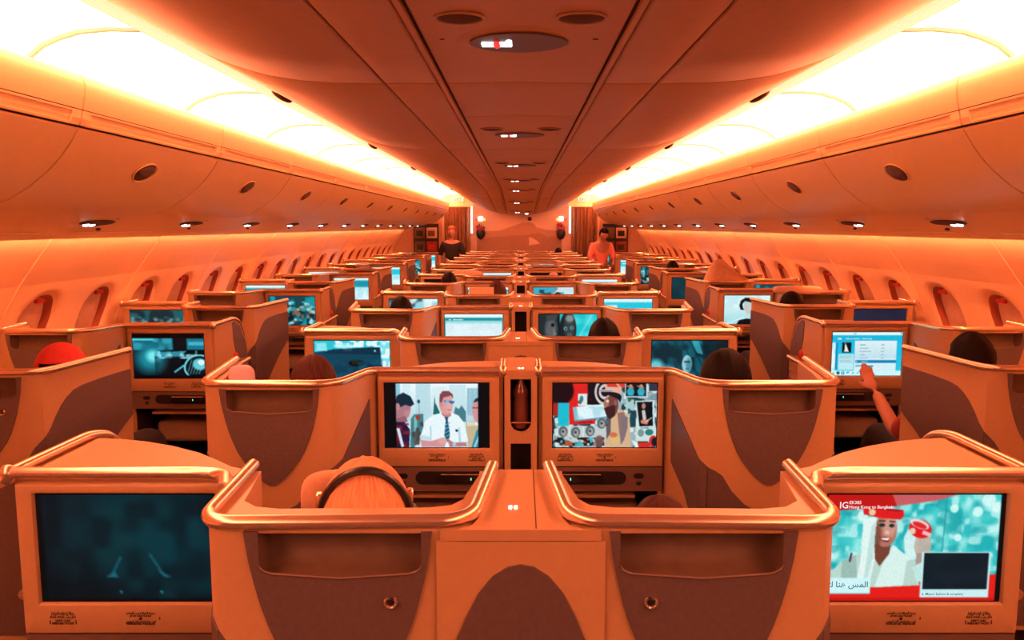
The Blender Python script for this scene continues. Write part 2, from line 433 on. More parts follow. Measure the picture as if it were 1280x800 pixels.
def pic_office_film():
    c = Cv(170, 106, C(205, 232, 240))
    c.vgrad(0, .6, C(238, 252, 255), C(180, 215, 226))
    for (x0, x1, y0, cc) in [(.10, .15, .0, (120, 190, 210)), (.17, .25, 0, (205, 236, 242)), (.30, .44, 0, (180, 218, 228)), (.46, .60, .05, (214, 238, 242)), (.62, .78, .02, (196, 228, 236)), (.79, .90, .07, (150, 195, 214))]:
        c.rect(x0, y0, x1, .5, C(*cc), .8)
    for k in range(9): c.line(.80 + .011 * k, .08, .80 + .011 * k, .45, .006, C(110, 165, 190), .5)
    c.poly([(.46, .55), (.475, .30), (.48, .18), (.487, .30), (.53, .45), (.53, .55)], C(20, 105, 105)); c.poly([(.66, .48), (.68, .36), (.71, .40), (.74, .34), (.78, .44), (.78, .6), (.66, .56)], C(70, 125, 138))
    c.poly([(.25, .55), (.28, .48), (.37, .47), (.37, .75), (.28, 1), (.24, 1)], C(60, 128, 135)); c.rect(.28, .52, .31, .95, C(130, 185, 190)); c.ell(.317, .53, .02, .045, C(165, 60, 45)); c.noise(14, C(70, 55, 50), .6, .2, .8, (.26, .6, .37, 1), 3)
    c.line(.33, .27, .33, .47, .006, C(60, 100, 110)); c.ell(.327, .28, .014, .03, C(15, 85, 95))
    c.poly([(.78, .60), (.86, .58), (.90, .68), (.86, .98), (.80, 1), (.78, .8)], C(196, 182, 146))
    for k in range(4): c.line(.80 + .025 * k, .60, .80 + .025 * k, .66, .02, C(235, 245, 245))
    # man on the left, in profile
    c.ell(.165, .37, .085, .21, C(176, 120, 130)); c.poly([(.10, .55), (.20, .5), (.22, .6), (.10, .62)], C(150, 98, 108))
    c.poly([(.105, .28), (.12, .19), (.18, .14), (.25, .20), (.285, .32), (.25, .36), (.20, .33), (.15, .37), (.105, .33)], C(10, 42, 62))
    c.ell(.125, .36, .022, .055, C(192, 132, 138)); c.ell(.215, .47, .03, .06, C(205, 150, 156), .5, .7)
    c.poly([(.10, .60), (.19, .60), (.24, .72), (.23, 1), (.10, 1)], C(38, 26, 62)); c.noise(13, C(150, 30, 42), .6, .2, .8, (.10, .62, .23, 1), 9); c.poly([(.11, .70), (.14, .70), (.18, .98), (.155, 1)], C(205, 228, 240))
    # man in the white shirt
    c.poly([(.54, .46), (.62, .52), (.64, .45), (.71, .50), (.765, .62), (.80, .90), (.72, .91), (.71, .99), (.44, .99), (.435, .86), (.335, .84), (.39, .58), (.46, .49)], C(232, 247, 252))
    c.poly([(.43, .66), (.445, .66), (.45, .99), (.435, .92)], C(165, 205, 222), .8); c.poly([(.705, .68), (.72, .68), (.73, .9), (.71, .95)], C(165, 205, 222), .8); c.poly([(.335, .80), (.43, .83), (.43, .88), (.33, .86)], C(185, 218, 232), .8)
    c.poly([(.55, .42), (.63, .44), (.64, .50), (.59, .55), (.545, .48)], C(196, 130, 128)); c.ell(.59, .32, .066, .165, C(220, 158, 156)); c.ell(.62, .38, .03, .09, C(232, 176, 172), .6, .6)
    c.poly([(.525, .27), (.53, .17), (.56, .12), (.62, .12), (.655, .17), (.66, .24), (.635, .19), (.565, .22), (.55, .30), (.53, .30)], C(128, 72, 76)); c.ell(.545, .33, .015, .04, C(210, 140, 138))
    c.line(.57, .275, .67, .285, .022, C(38, 92, 140)); c.ell(.60, .29, .022, .022, C(120, 190, 220)); c.ell(.645, .295, .02, .022, C(60, 110, 160)); c.line(.60, .41, .64, .41, .012, C(150, 70, 76))
    c.poly([(.575, .52), (.61, .52), (.605, .57), (.625, .80), (.605, .92), (.57, .82), (.585, .58)], C(22, 78, 104))
    for k in range(5): c.line(.57, .66 + .06 * k, .625, .61 + .06 * k, .014, C(120, 180, 200))
    c.ell(.69, .735, .014, .022, C(20, 55, 85))
    c.poly([(.34, .88), (.44, .90), (.52, .86), (.56, .84), (.60, .88), (.57, .99), (.35, .99)], C(214, 146, 150)); c.ell(.55, .90, .04, .055, C(225, 162, 164)); c.poly([(.60, .86), (.66, .92), (.78, .92), (.79, .98), (.62, .99)], C(190, 122, 128))
    c.ell(.665, .945, .018, .03, C(150, 210, 220))
    # man on the right edge
    c.ell(.91, .42, .07, .20, C(212, 150, 150)); c.poly([(.85, .30), (.87, .24), (.91, .21), (.91, .27)], C(20, 55, 75)); c.line(.84, .38, .91, .38, .014, C(110, 50, 55)); c.poly([(.83, 1), (.88, .74), (.91, .66), (.91, 1)], C(45, 140, 165)); c.line(.86, 1, .91, .8, .03, C(160, 215, 225))
    c.rect(0, 0, .108, 1, K_); c.rect(.898, 0, 1, 1, K_)
    return c, []

def pic_poster_room():
    c = Cv(170, 106, C(40, 50, 56))
    c.rect(0, 0, 1, 1, C(150, 180, 185)); c.noise(11, C(22, 48, 58), .5, .1, .9, seed=2); c.noise(18, C(220, 240, 240), .6, .1, .9, seed=7)
    c.rect(0, 0, .2, .3, C(45, 22, 28)); c.rect(.0, .3, .06, .5, C(170, 36, 34))
    c.poly([(.19, 0), (.33, 0), (.33, .4), (.40, .62), (.16, .64), (.15, .3)], C(226, 36, 34))
    c.ell(.09, .12, .11, .20, C(30, 14, 20), 1, .2); c.rect(.05, .30, .155, .66, C(20, 190, 210)); c.rect(.24, .16, .335, .35, C(222, 232, 232)); c.ell(.275, .24, .018, .05, C(40, 130, 135)); c.ell(.26, .29, .02, .03, C(90, 100, 105))
    c.rect(.33, 0, .52, .33, C(28, 20, 26)); c.noise(12, C(120, 60, 62), .62, .1, .9, (.33, 0, .5, .33), 4)
    for k in range(4): c.ell(.50, .13, .10 - .02 * k, .21 - .045 * k, C(210, 205, 205) if k % 2 == 0 else C(25, 20, 24))
    c.poly([(.19, .37), (.49, .32), (.53, .52), (.21, .59)], C(222, 246, 252)); c.poly([(.19, .37), (.23, .37), (.25, .58), (.21, .59)], C(110, 170, 185), .8); c.line(.21, .585, .53, .52, .02, C(90, 140, 165)); c.noise(9, C(150, 205, 220), .62, .2, .6, (.22, .36, .5, .56), 8)
    c.poly([(.17, .60), (.41, .56), (.41, .63), (.17, .64)], C(214, 40, 36)); c.line(.25, .61, .38, .60, .012, C(110, 16, 18))
    c.rect(.05, .66, .60, .92, C(196, 206, 206))
    for x, y in [(.10, .75), (.22, .76), (.36, .74), (.47, .62)]:
        c.ell(x, y, .045, .085, C(85, 112, 116)); c.ell(x + .005, y + .01, .025, .055, C(170, 160, 156)); c.ell(x, y, .012, .02, C(40, 56, 60))
    c.rect(.155, .66, .162, .92, C(240, 246, 246)); c.rect(.29, .66, .296, .92, C(240, 246, 246))
    c.noise(20, C(18, 20, 24), .5, .1, .95, (0, .84, .5, .97), 12); c.noise(24, C(200, 90, 60), .72, .1, .9, (0, .84, .5, .97), 13); c.noise(22, C(60, 190, 205), .72, .1, .9, (0, .84, .5, .98), 14); c.line(.02, .975, .16, .985, .02, C(190, 240, 240))
    # photographs on the right
    c.rect(.62, 0, .75, .06, C(215, 60, 52)); c.rect(.69, .0, .91, .215, C(200, 220, 222)); c.rect(.70, 0, .895, .20, C(8, 22, 30)); c.rect(.92, 0, 1, .12, C(50, 52, 70)); c.noise(9, C(100, 130, 140), .5, .2, .7, (.91, .12, 1, .26), 5)
    for x in (.745, .845):
        c.ell(x, .055, .02, .04, C(200, 150, 120)); c.ell(x, .13, .035, .06, C(40, 170, 195)); c.line(x - .04, .04, x + .03, .07, .02, C(190, 110, 80)); c.poly([(x - .03, .19), (x, .12), (x + .03, .19), (x + .01, .19), (x, .16), (x - .01, .19)], C(50, 180, 200))
    c.poly([(.79, .27), (.975, .26), (.985, .68), (.82, .69)], C(205, 225, 226)); c.poly([(.805, .29), (.955, .28), (.965, .66), (.835, .67)], C(12, 20, 26))
    c.ell(.872, .35, .018, .045, C(190, 130, 120)); c.poly([(.855, .42), (.885, .41), (.90, .55), (.87, .60)], C(205, 200, 195)); c.poly([(.845, .57), (.93, .56), (.91, .64), (.85, .62)], C(215, 130, 110)); c.line(.89, .6, .955, .53, .014, C(205, 205, 200))
    c.rect(.70, .25, .78, .42, C(170, 205, 205)); c.noise(12, C(40, 90, 90), .55, .1, .9, (.72, .22, .79, .6), 21); c.rect(.74, .48, .80, .68, C(25, 70, 80)); c.rect(.8, .7, 1, .9, C(205, 225, 220)); c.ell(.93, .76, .04, .05, C(45, 125, 120)); c.ell(.85, .77, .03, .06, C(120, 150, 150))
    c.rect(.83, .92, .94, 1, C(214, 46, 38)); c.ell(.97, .9, .04, .09, C(205, 50, 44)); c.ell(.985, .91, .03, .07, C(30, 26, 36)); c.poly([(.76, .88), (.82, .92), (.83, 1), (.80, 1)], C(240, 235, 230))
    # bearded man in profile
    c.poly([(.56, .55), (.60, .44), (.66, .40), (.72, .48), (.745, .62), (.755, 1), (.50, 1), (.53, .78)], C(214, 178, 140)); c.poly([(.62, .46), (.68, .44), (.72, .58), (.70, .8), (.66, .95), (.64, .74)], C(150, 110, 104))
    c.poly([(.66, .50), (.72, .52), (.72, .70), (.69, .88), (.655, .96), (.66, .7)], C(128, 112, 120)); c.ell(.60, .85, .035, .10, C(222, 190, 110), .8, .5); c.ell(.585, .80, .04, .04, C(205, 80, 62), .7, .4); c.poly([(.51, .55), (.56, .50), (.56, .75), (.52, .88)], C(70, 64, 74), .8); c.ell(.45, .90, .045, .09, C(120, 84, 80), .9, .3)
    c.ell(.57, .34, .06, .17, C(120, 66, 56)); c.poly([(.49, .38), (.56, .35), (.60, .32), (.60, .50), (.55, .56), (.52, .52)], C(64, 34, 36)); c.poly([(.495, .24), (.53, .20), (.54, .34), (.50, .38), (.485, .33)], C(176, 112, 92)); c.ell(.525, .275, .014, .02, C(225, 225, 225))
    c.ell(.60, .30, .016, .045, C(150, 92, 80)); c.poly([(.47, .17), (.50, .12), (.62, .13), (.66, .20), (.65, .30), (.62, .24), (.55, .19)], C(22, 26, 36))
    c.poly([(.50, .02), (.56, .0), (.62, 0), (.655, .06), (.66, .17), (.60, .14), (.50, .11)], C(232, 176, 150)); c.poly([(.52, .0), (.60, .0), (.63, .06), (.52, .05)], C(206, 60, 50)); c.rect(.44, .095, .575, .125, C(245, 248, 250)); c.line(.44, .11, .575, .112, .012, C(120, 90, 100))
    return c, []

def pic_lagoon():
    c = Cv(110, 70, C(5, 66, 92)); c.vgrad(0, 1, C(5, 78, 106), C(3, 46, 66))
    c.poly([(0, 0), (1, 0), (1, .12), (.55, .16), (.2, .2), (0, .25)], C(40, 196, 214)); c.noise(14, C(225, 252, 255), .42, .12, 1, (.28, 0, 1, .14), 5); c.noise(9, C(180, 246, 250), .6, .15, .7, (0, .05, .5, .22), 6)
    c.poly([(.86, .0), (1, 0), (1, 1), (.93, 1), (.885, .5)], C(120, 225, 235)); c.noise(15, W_, .5, .12, .9, (.88, 0, 1, .8), 7); c.poly([(.25, .18), (.86, .14), (.88, .3), (.1, .28)], C(4, 40, 60), .75)
    c.ell(.56, .48, .11, .07, C(8, 14, 16)); c.ell(.54, .46, .05, .05, C(30, 42, 30), .8); c.ell(.80, .53, .10, .025, C(6, 24, 34)); c.noise(8, C(14, 100, 126), .5, .4, .5, (0, .4, .9, 1), 3); c.ell(.80, .22, .012, .02, C(150, 240, 250))
    return c, []

def pic_cave_face():
    c = Cv(110, 70, C(6, 74, 90)); c.noise(4, C(10, 110, 126), .5, .5, .8, seed=3); c.noise(7, C(2, 34, 46), .55, .3, .8, seed=9)
    for k in range(6): c.line(.1 + .1 * k, 0, .3 + .13 * k, 1, .03, C(3, 44, 56), .6)
    c.poly([(.66, 0), (1, 0), (1, 1), (.8, .6), (.7, .25)], C(2, 30, 38), .8); c.poly([(.52, .0), (.62, 0), (.68, .3), (.6, .26)], C(60, 190, 205), .7); c.ell(.06, .55, .10, .14, C(110, 215, 225), .9, .8); c.ell(.22, .62, .09, .10, C(60, 160, 175), .7, .8)
    c.ell(.47, .50, .065, .19, C(150, 205, 215)); c.ell(.495, .52, .04, .15, C(60, 130, 146), .8, .5); c.ell(.45, .45, .02, .02, C(30, 70, 80)); c.ell(.49, .45, .02, .02, C(20, 60, 70)); c.line(.45, .60, .50, .60, .02, C(30, 80, 90)); c.poly([(.38, 1), (.41, .74), (.50, .68), (.6, .8), (.66, 1)], C(6, 60, 76)); c.line(.4, .8, .5, 1, .04, C(30, 170, 190)); c.line(.55, .78, .62, 1, .03, C(20, 140, 160))
    return c, []

def pic_headlight():
    c = Cv(110, 70, C(2, 12, 18)); c.rect(0, .10, 1, .36, C(10, 90, 110)); c.noise(8, C(60, 190, 210), .55, .3, .7, (0, .10, .55, .36), 4); c.rect(.0, .10, .3, .15, C(70, 210, 225)); c.rect(.57, 0, .76, .4, C(4, 16, 22)); c.rect(.76, .12, 1, .34, C(20, 120, 145)); c.rect(.78, .18, 1, .26, C(70, 180, 200))
    c.ell(.24, .55, .20, .30, C(20, 140, 160), .95, .9); c.ell(.28, .50, .09, .13, C(120, 235, 240), 1, .9); c.poly([(.3, .42), (.75, .38), (.66, .52), (.3, .56)], C(60, 170, 190), .8); c.noise(12, C(150, 235, 245), .6, .2, .8, (.3, .38, .95, .56), 6); c.noise(6, C(2, 20, 28), .45, .4, .6, (.3, .5, 1, 1), 8)
    c.ell(.90, .73, .20, .26, C(120, 220, 232), 1, 0, -.35); c.ell(.905, .735, .18, .235, C(3, 22, 30), 1, 0, -.35); c.ell(.93, .68, .10, .13, C(90, 200, 215), 1, .3); c.ell(.95, .64, .045, .06, W_)
    for k in range(5): c.line(.75 + .04 * k, .9, .82 + .045 * k, .58, .012, C(150, 225, 235), .8)
    c.line(.57, .86, .73, .68, .035, C(90, 195, 210)); c.rect(0, 0, 1, .10, C(12, 4, 4)); c.rect(0, .93, 1, 1, C(8, 4, 4))
    return c, []

def pic_menu(headline='Now playing:  Your songs'):
    c = Cv(120, 76, C(20, 190, 226)); c.vgrad(.06, 1, C(16, 182, 222), C(46, 204, 232))
    c.rect(0, 0, 1, .075, C(226, 250, 255)); c.rect(.30, .03, .34, .045, C(20, 120, 140)); c.ell(.975, .035, .01, .016, C(60, 70, 80))
    c.rect(0, .24, .055, 1, C(190, 240, 248)); c.noise(9, C(240, 254, 255), .5, .2, .8, (0, .24, .055, .9), 4); c.rect(.055, .24, .085, .85, C(10, 140, 190))
    c.rect(.145, .235, .275, .465, C(8, 20, 26)); c.poly([(.18, .43), (.185, .30), (.195, .25), (.205, .30), (.235, .42), (.25, .45), (.16, .45)], C(230, 235, 225)); c.ell(.19, .265, .012, .02, C(190, 120, 90))
    c.rect(.10, .50, .315, .86, C(190, 236, 244)); c.rect(.325, .195, .92, .88, C(214, 240, 246)); c.vgrad(.195, .6, C(226, 242, 248), C(190, 226, 236), .325, .92)
    for k in range(5):
        c.rect(.40, .285 + .075 * k, .48 + .02 * (k % 3) * 2, .30 + .075 * k, C(120, 160, 175)); c.rect(.70, .285 + .075 * k, .745, .30 + .075 * k, C(120, 160, 175)); c.rect(.115, .54 + .035 * k, .30 - .02 * (k % 2), .55 + .035 * k, C(130, 180, 195))
    c.rect(.34, .635, .92, .705, C(14, 130, 185)); c.poly([(.352, .65), (.352, .69), (.37, .67)], W_); c.rect(.42, .665, .52, .68, C(190, 235, 245)); c.rect(.345, .75, .48, .79, C(120, 175, 190)); c.rect(.50, .765, .60, .795, C(50, 110, 150)); c.rect(0, .88, 1, 1, C(206, 246, 252))
    c.rect(.085, .90, .125, .965, C(8, 96, 80)); c.rect(.15, .90, .19, .965, C(30, 110, 160)); c.rect(.16, .915, .178, .95, C(206, 246, 252)); c.poly([(.025, .95), (.035, .91), (.045, .95)], C(30, 110, 140)); c.poly([(.22, .95), (.23, .90), (.26, .90), (.265, .95), (.25, .92), (.235, .95)], C(60, 160, 190)); c.poly([(.30, .95), (.315, .91), (.33, .95)], C(90, 120, 130)); c.poly([(.365, .95), (.385, .91), (.40, .95)], C(70, 170, 190)); c.rect(.395, .88, .415, .905, C(10, 150, 190))
    return c, [('ice', .075, .165, .075, C(235, 252, 255), 'l', .03), ('Video on demand  -  Hindi Songs', .185, .16, .045, C(225, 250, 255), 'l', .01)]

def pic_document():
    c = Cv(80, 50, C(226, 246, 250)); c.rect(0, 0, 1, .07, C(240, 253, 255)); c.rect(0, .10, 1, .18, C(20, 148, 160)); c.vgrad(.18, .3, C(120, 210, 215), C(226, 246, 250)); c.rect(0, .18, .02, 1, C(20, 150, 160)); c.rect(.98, .1, 1, 1, C(90, 190, 196)); c.noise(6, C(210, 236, 242), .5, .3, .6, (.03, .3, .97, 1), 3); c.rect(.03, .95, .4, 1, C(60, 160, 170))
    return c, [('ice   information', .07, .165, .06, C(230, 252, 255), 'l', .02)]

def pic_two_faces():
    c = Cv(90, 56, C(20, 196, 206)); c.noise(5, C(90, 226, 230), .5, .4, .7, seed=2); c.line(.92, 0, .55, 1, .05, C(130, 235, 238), .6)
    c.rect(0, 0, .36, 1, C(8, 26, 34)); c.ell(.14, .45, .20, .55, C(30, 44, 50)); c.ell(.21, .42, .10, .32, C(96, 102, 104), .9, .6); c.ell(.24, .30, .03, .05, C(12, 20, 24)); c.poly([(.25, .38), (.31, .56), (.25, .60)], C(120, 120, 118)); c.poly([(.12, .04), (.34, 0), (.3, .16), (.15, .2)], C(60, 70, 72)); c.ell(.3, .92, .06, .10, C(120, 220, 225)); c.ell(.18, .72, .06, .05, C(44, 40, 44))
    c.ell(.50, .42, .145, .48, C(26, 34, 38)); c.ell(.53, .36, .09, .34, C(64, 72, 74), .8, .6); c.ell(.53, .12, .07, .10, C(150, 165, 165), .8, .7); c.ell(.46, .40, .03, .05, C(110, 200, 205), .9); c.ell(.57, .38, .03, .05, C(110, 200, 205), .9); c.ell(.463, .40, .013, .03, C(6, 10, 12)); c.ell(.573, .38, .013, .03, C(6, 10, 12)); c.ell(.53, .58, .045, .06, C(92, 98, 98), .8, .5); c.ell(.54, .76, .05, .05, C(20, 24, 28)); c.ell(.55, .73, .03, .02, C(140, 120, 118)); c.poly([(.40, 1), (.45, .85), (.62, .84), (.68, 1)], C(60, 80, 84))
    return c, []

def pic_crowd(seed=1, dim=1.0):
    c = Cv(60, 38, C(6 * dim, 70 * dim, 84 * dim)); c.noise(6, C(20 * dim, 160 * dim, 176 * dim), .5, .3, .9, seed=seed); c.noise(11, C(170 * dim, 240 * dim, 240 * dim), .6, .15, .9, (0.0, .2, 1, .95), seed + 1); c.noise(9, C(4, 22, 30), .6, .15, .8, (0, .3, 1, 1), seed + 2); c.noise(12, C(190 * dim, 120 * dim, 90 * dim), .75, .1, .7, (0, .2, 1, .9), seed + 3)
    return c, []

def pic_sky_man():
    c = Cv(90, 56, C(214, 246, 250)); c.vgrad(.3, 1, C(224, 250, 253), C(150, 214, 220)); c.line(.05, 1, .45, .75, .03, W_); c.noise(5, C(190, 232, 238), .55, .3, .7, seed=4)
    c.ell(.56, .36, .13, .30, C(196, 206, 206)); c.ell(.49, .50, .03, .12, C(225, 190, 180), .7, .5); c.poly([(.33, .35), (.36, .18), (.46, .08), (.62, .10), (.70, .2), (.62, .26), (.45, .2), (.40, .30), (.42, .5), (.36, .5)], C(8, 22, 30)); c.ell(.41, .48, .03, .025, C(10, 30, 40)); c.poly([(.28, 1), (.33, .86), (.50, .80), (.75, .86), (.8, 1)], C(8, 18, 24))
    return c, []

def pic_header(c1=(30, 200, 224), seed=2, dark=False):
    c = Cv(48, 30, C(226, 250, 253)); c.rect(0, .12, 1, .42, C(*c1)); c.vgrad(.42, .8, C(170, 232, 240), C(228, 250, 253)); c.rect(.08, .22, .28, .28, W_)
    c.noise(5, C(150, 220, 230), .6, .3, .5, (0, .5, 1, 1), seed)
    return c, []

def pic_plain(col=(4, 46, 56), seed=1):
    c = Cv(24, 15, C(*col)); c.noise(4, tuple(x * .7 for x in C(*col)), .5, .5, .7, seed=seed)
    return c, []

def pic_mixed(seed=5):
    c = Cv(48, 30, C(150, 215, 225)); c.noise(5, C(20, 60, 76), .5, .15, .9, seed=seed); c.noise(4, C(235, 250, 252), .55, .15, .9, (.4, 0, 1, 1), seed + 2); c.noise(6, C(225, 110, 90), .7, .1, .7, (0, 0, .5, 1), seed + 4)
    return c, []

def pic_bridge():
    c = Cv(60, 38, C(40, 150, 176)); c.rect(0, 0, 1, .5, C(60, 172, 196)); c.noise(6, C(20, 60, 80), .5, .15, .9, (0, .1, .55, 1), 5); c.poly([(.35, .55), (.6, 0), (1, 0), (1, .6), (.8, .2), (.62, .2)], C(206, 226, 232)); c.ell(.6, .6, .14, .4, C(10, 16, 22)); c.rect(.75, .2, 1, 1, C(190, 240, 244)); c.line(.3, .5, .6, .05, .06, C(150, 130, 140))
    return c, []

# ------------------------------------------------------------------ the seat module
TOP = 1.15
ORD = ['nearest', 'second', 'third', 'fourth', 'fifth', 'sixth', 'seventh', 'eighth', 'ninth', 'tenth', 'eleventh', 'twelfth', 'thirteenth', 'farthest']

def pod_meshes(kind, m):
    """all meshes of one seat pod; x runs from the free end of the seat (0) to the far end of the console (1.09)"""
    R = []
    def add(name, bm, mat_, parent=None, **k):
        R.append((name, finish(bm, name, mat_, m=m, **k), parent)); return len(R) - 1
    elbow = kind in 'AD'; wing = kind in 'BD'
    yb = -.305 if elbow else -.27
    fe = -.03 if wing else 0.0           # free end of the seat, at the front
    yf = .26 if wing else .05
    # ---- shell, with a notch for the literature pocket
    if elbow:
        outer = [(fe, yf), (.028 if not wing else .035, yb + .055), (.04, yb + .02), (.07, yb + .004), (.10, yb), (.48, yb), (.51, yb + .006), (.528, yb + .025), (.535, yb + .05), (.553, .05)]
        inner = [(.535, .05), (.505, -.15), (.47, -.185), (.42, -.197), (.12, -.190), (.075, -.175), (.055, -.14), (.03, .02), (fe + .03, yf)]
    else:
        outer = [(fe, yf), (.028 if not wing else .035, yb + .055), (.04, yb + .02), (.07, yb + .004), (.10, yb), (.46, yb), (.49, yb + .004), (.515, yb + .03), (.575, -.03), (.60, .02), (.60, .04)]
        inner = [(.575, .04), (.54, -.05), (.49, -.14), (.45, -.165), (.40, -.172), (.12, -.165), (.075, -.155), (.055, -.12), (.03, .02), (fe + .03, yf)]
    pl = outer + inner
    x0, x1, dep = .121, .426, .075
    notch = []
    for i, p in enumerate(outer):
        notch.append(p)
        if i == 4: notch += [(x0 - .004, yb), (x0 - .004, yb + dep), (x1 + .004, yb + dep), (x1 + .004, yb)]
    bm = bmesh.new()
    prism(bm, pl, .08, 1.034); prism(bm, notch + inner, 1.034, 1.130); prism(bm, pl, 1.130, 1.138)
    shell = add('shell', bm, M_CREAM, smooth=35)
    # pocket liner: a curved scoop in the notch, brown put in place of shade
    bm = bmesh.new()
    prism(bm, [(yb + .002, 1.040), (yb + dep - .03, 1.043), (yb + dep - .010, 1.055), (yb + dep - .004, 1.08), (yb + dep - .004, 1.129), (yb + dep - .001, 1.129), (yb + dep - .001, 1.035), (yb + .002, 1.035)], x0 - .003, x1 + .003, 'yz')
    for xx in (x0 - .0035, x1 + .0015): box(bm, xx, xx + .002, yb + .002, yb + dep - .001, 1.035, 1.129)
    add('literature_pocket', bm, M_POCKET, shell, smooth=50)
    # dark back panel with the pocket opening
    hw = [(1.134, .176), (1.08, .169), (1.035, .160), (.99, .149), (.95, .136), (.91, .120), (.875, .100), (.84, .074), (.812, .048), (.792, .024), (.784, .008)]
    c = .277 if elbow else .272
    L = [(c - w, z) for z, w in hw]; Rr = [(c + w, z) for z, w in hw[::-1]]
    pc = []
    for k in range(7):
        a = k / 6 * PI / 2; pc.append((x1 - .035 + .035 * math.cos(a), 1.070 - .018 * math.sin(a)))
    pc += [(c, 1.044)]
    pc += [(2 * c - x + (x0 + x1 - 2 * c), z) for x, z in pc[:7][::-1]]
    bm = bmesh.new(); prism(bm, L + Rr + [(x1, 1.134)] + pc + [(x0, 1.134)], yb - .005, yb + .001, 'xz')
    bp = add('back_panel', bm, M_DARK, shell, smooth=0)
    # bright lip of the pocket
    bm = bmesh.new(); tube(bm, [(x, yb - .005, z) for x, z in pc], .0028, 6); add('pocket_lip', bm, M_CTRL, bp)
    # lower corner panel
    lo = [(.012, .965), (.028, .93), (.058, .885), (.095, .82), (.13, .765), (.18, .715), (.23, .69), (.277, .682), (.325, .69), (.375, .715), (.425, .765), (.46, .82), (.497, .885), (.52, .93), (.528, .965)]
    if not elbow: lo = [(x * .955, z) for x, z in lo]
    bm = bmesh.new()
    mid = [(.1, .812)] + [p for p in lo if .101 < p[0] < .44] + ([(.46, .835)] if not elbow else [(.455, .852), (.475, .895)])
    prism(bm, mid + [(mid[-1][0], .1), (.1, .1)], yb - .004, yb + .001, 'xz')
    # wrap round the outer corner
    cr = outer[1:5]
    tt = [(.0, .926), (.33, .895), (.66, .86), (1.0, mid[0][1])]
    for i in range(3):
        a, b = cr[i], cr[i + 1]
        plate(bm, a, b, [(0, tt[i][1]), (1, tt[i + 1][1]), (1, .1), (0, .1)], .004)
    cr = outer[5:9] if elbow else outer[5:8]
    t2 = [mid[-1][1], .935, .953, .968] if elbow else [mid[-1][1], .850, .872]
    for i in range(len(cr) - 1):
        plate(bm, cr[i], cr[i + 1], [(0, t2[i]), (1, t2[i + 1]), (1, .1), (0, .1)], .004)
    if elbow: plate(bm, outer[8], outer[9], [(0, .968), (.4, .995), (1, 1.03), (1, .1), (0, .1)], .004)
    add('lower_panel', bm, M_DARK, shell, smooth=0)
    # coat hook / lock under the pocket
    if elbow:
        bm = bmesh.new()
        hx = .18
        pts = [(hx + .0105 * math.cos(a), yb - .008, .998 + .0105 * math.sin(a)) for a in [PI * .72 + k * (PI * 1.56) / 12 for k in range(13)]]
        tube(bm, pts, .0032, 8)
        ch = add('coat_hook', bm, M_GOLD, shell)
        bm = bmesh.new(); ellipsoid(bm, (hx, yb - .005, .998), (.0095, .004, .0095), 14, 6); add('hook_base', bm, M_BLACK, shell)
    # wing panel
    if wing:
        P0, P1 = outer[1], outer[0]
        bm = bmesh.new()
        pol = [(1.0, 1.064), (.6, 1.061), (.38, 1.055), (.27, 1.045), (.19, 1.025), (.12, .998), (.05, .96), (0, .926), (0, .52), (.3, .62), (.6, .735), (.8, .80), (1.0, .855)]
        d = Vector(P1) - Vector(P0); plate(bm, P1, P0, [(1 - s, z) for s, z in pol], .004)
        add('wing_panel', bm, M_DARK, shell, smooth=0)
    if not elbow:
        bm = bmesh.new()
        plate(bm, outer[7], outer[8], [(1.0, 1.045), (.0, .87), (0, .58), (.5, .72), (1.0, .80)], .004)
        add('inner_panel', bm, M_DARK, shell, smooth=0)
    # ---- rails
    rr = .0145
    z = TOP
    if elbow:
        pts = fillet([(fe, yf, z), (.03, yb + .01, z), (.535, yb, z), (.556, .06, z)], .07, 7)
    else:
        pts = fillet([(fe, yf, z), (.03, yb + .01, z), (.505, yb, z), (.575, -.005, z), (.66, 0, z), (1.085, 0, z)], [0, .07, .09, .10, .05, 0], 8)
    bm = bmesh.new(); tube(bm, pts, rr, 12); add('handrail', bm, M_GOLD, shell, smooth=60)
    # ---- console
    bm = bmesh.new()
    s0 = .555 if elbow else .602
    dtop = [(s0, .016), (1.085, .016), (1.085, .345), (1.0, .335), (.92, .31), (.83, .265), (.74, .205), (.67, .14), (.62, .09), (s0, .055)] if elbow else \
           [(s0, .016), (1.085, .016), (1.085, .30), (.95, .29), (.85, .26), (.76, .205), (.69, .13), (.64, .06), (s0, .045)]
    prism(bm, dtop, .775, 1.137)
    con = add('console', bm, M_CREAM, smooth=35, bevel=.004)
    bm = bmesh.new()
    box(bm, s0, s0 + .015, .02, .55, .08, .775); add('side_wall', bm, M_CREAM, con, smooth=0)
    bm = bmesh.new(); box(bm, 1.068, 1.085, .02, .55, .08, .775); add('side_wall', bm, M_CREAM, con, smooth=0)
    bm = bmesh.new()
    t = bmesh.new(); box(t, s0 + .016, 1.067, .03, .56, .06, .70)
    t.faces.ensure_lookup_table()
    fr = [f for f in t.faces if f.calc_center_median().y < .04]
    bmesh.ops.delete(t, geom=fr, context='FACES')
    me = bpy.data.meshes.new('t'); t.to_mesh(me); t.free(); bm.from_mesh(me); bpy.data.meshes.remove(me)
    add('footwell', bm, M_WELL, con, smooth=0)
    bm = bmesh.new(); rbox(bm, s0 + .06, 1.03, .16, .52, .43, .56, .03, 3); add('footrest', bm, M_LEATHER, con)
    bm = bmesh.new(); rbox(bm, s0 + .10, 1.02, .03, .22, .640, .656, .006, 2, rx=.10); add('tray_table', bm, M_CREAM, con)
    # console rail and side rail
    bm = bmesh.new()
    if elbow:
        tube(bm, fillet([(1.088, 0, z), (.655, 0, z), (.595, -.012, z), (.560, -.11, z)], [0, .05, .06, 0], 6), rr, 12)
        add('console_rail', bm, M_GOLD, con, smooth=60); bm = bmesh.new()
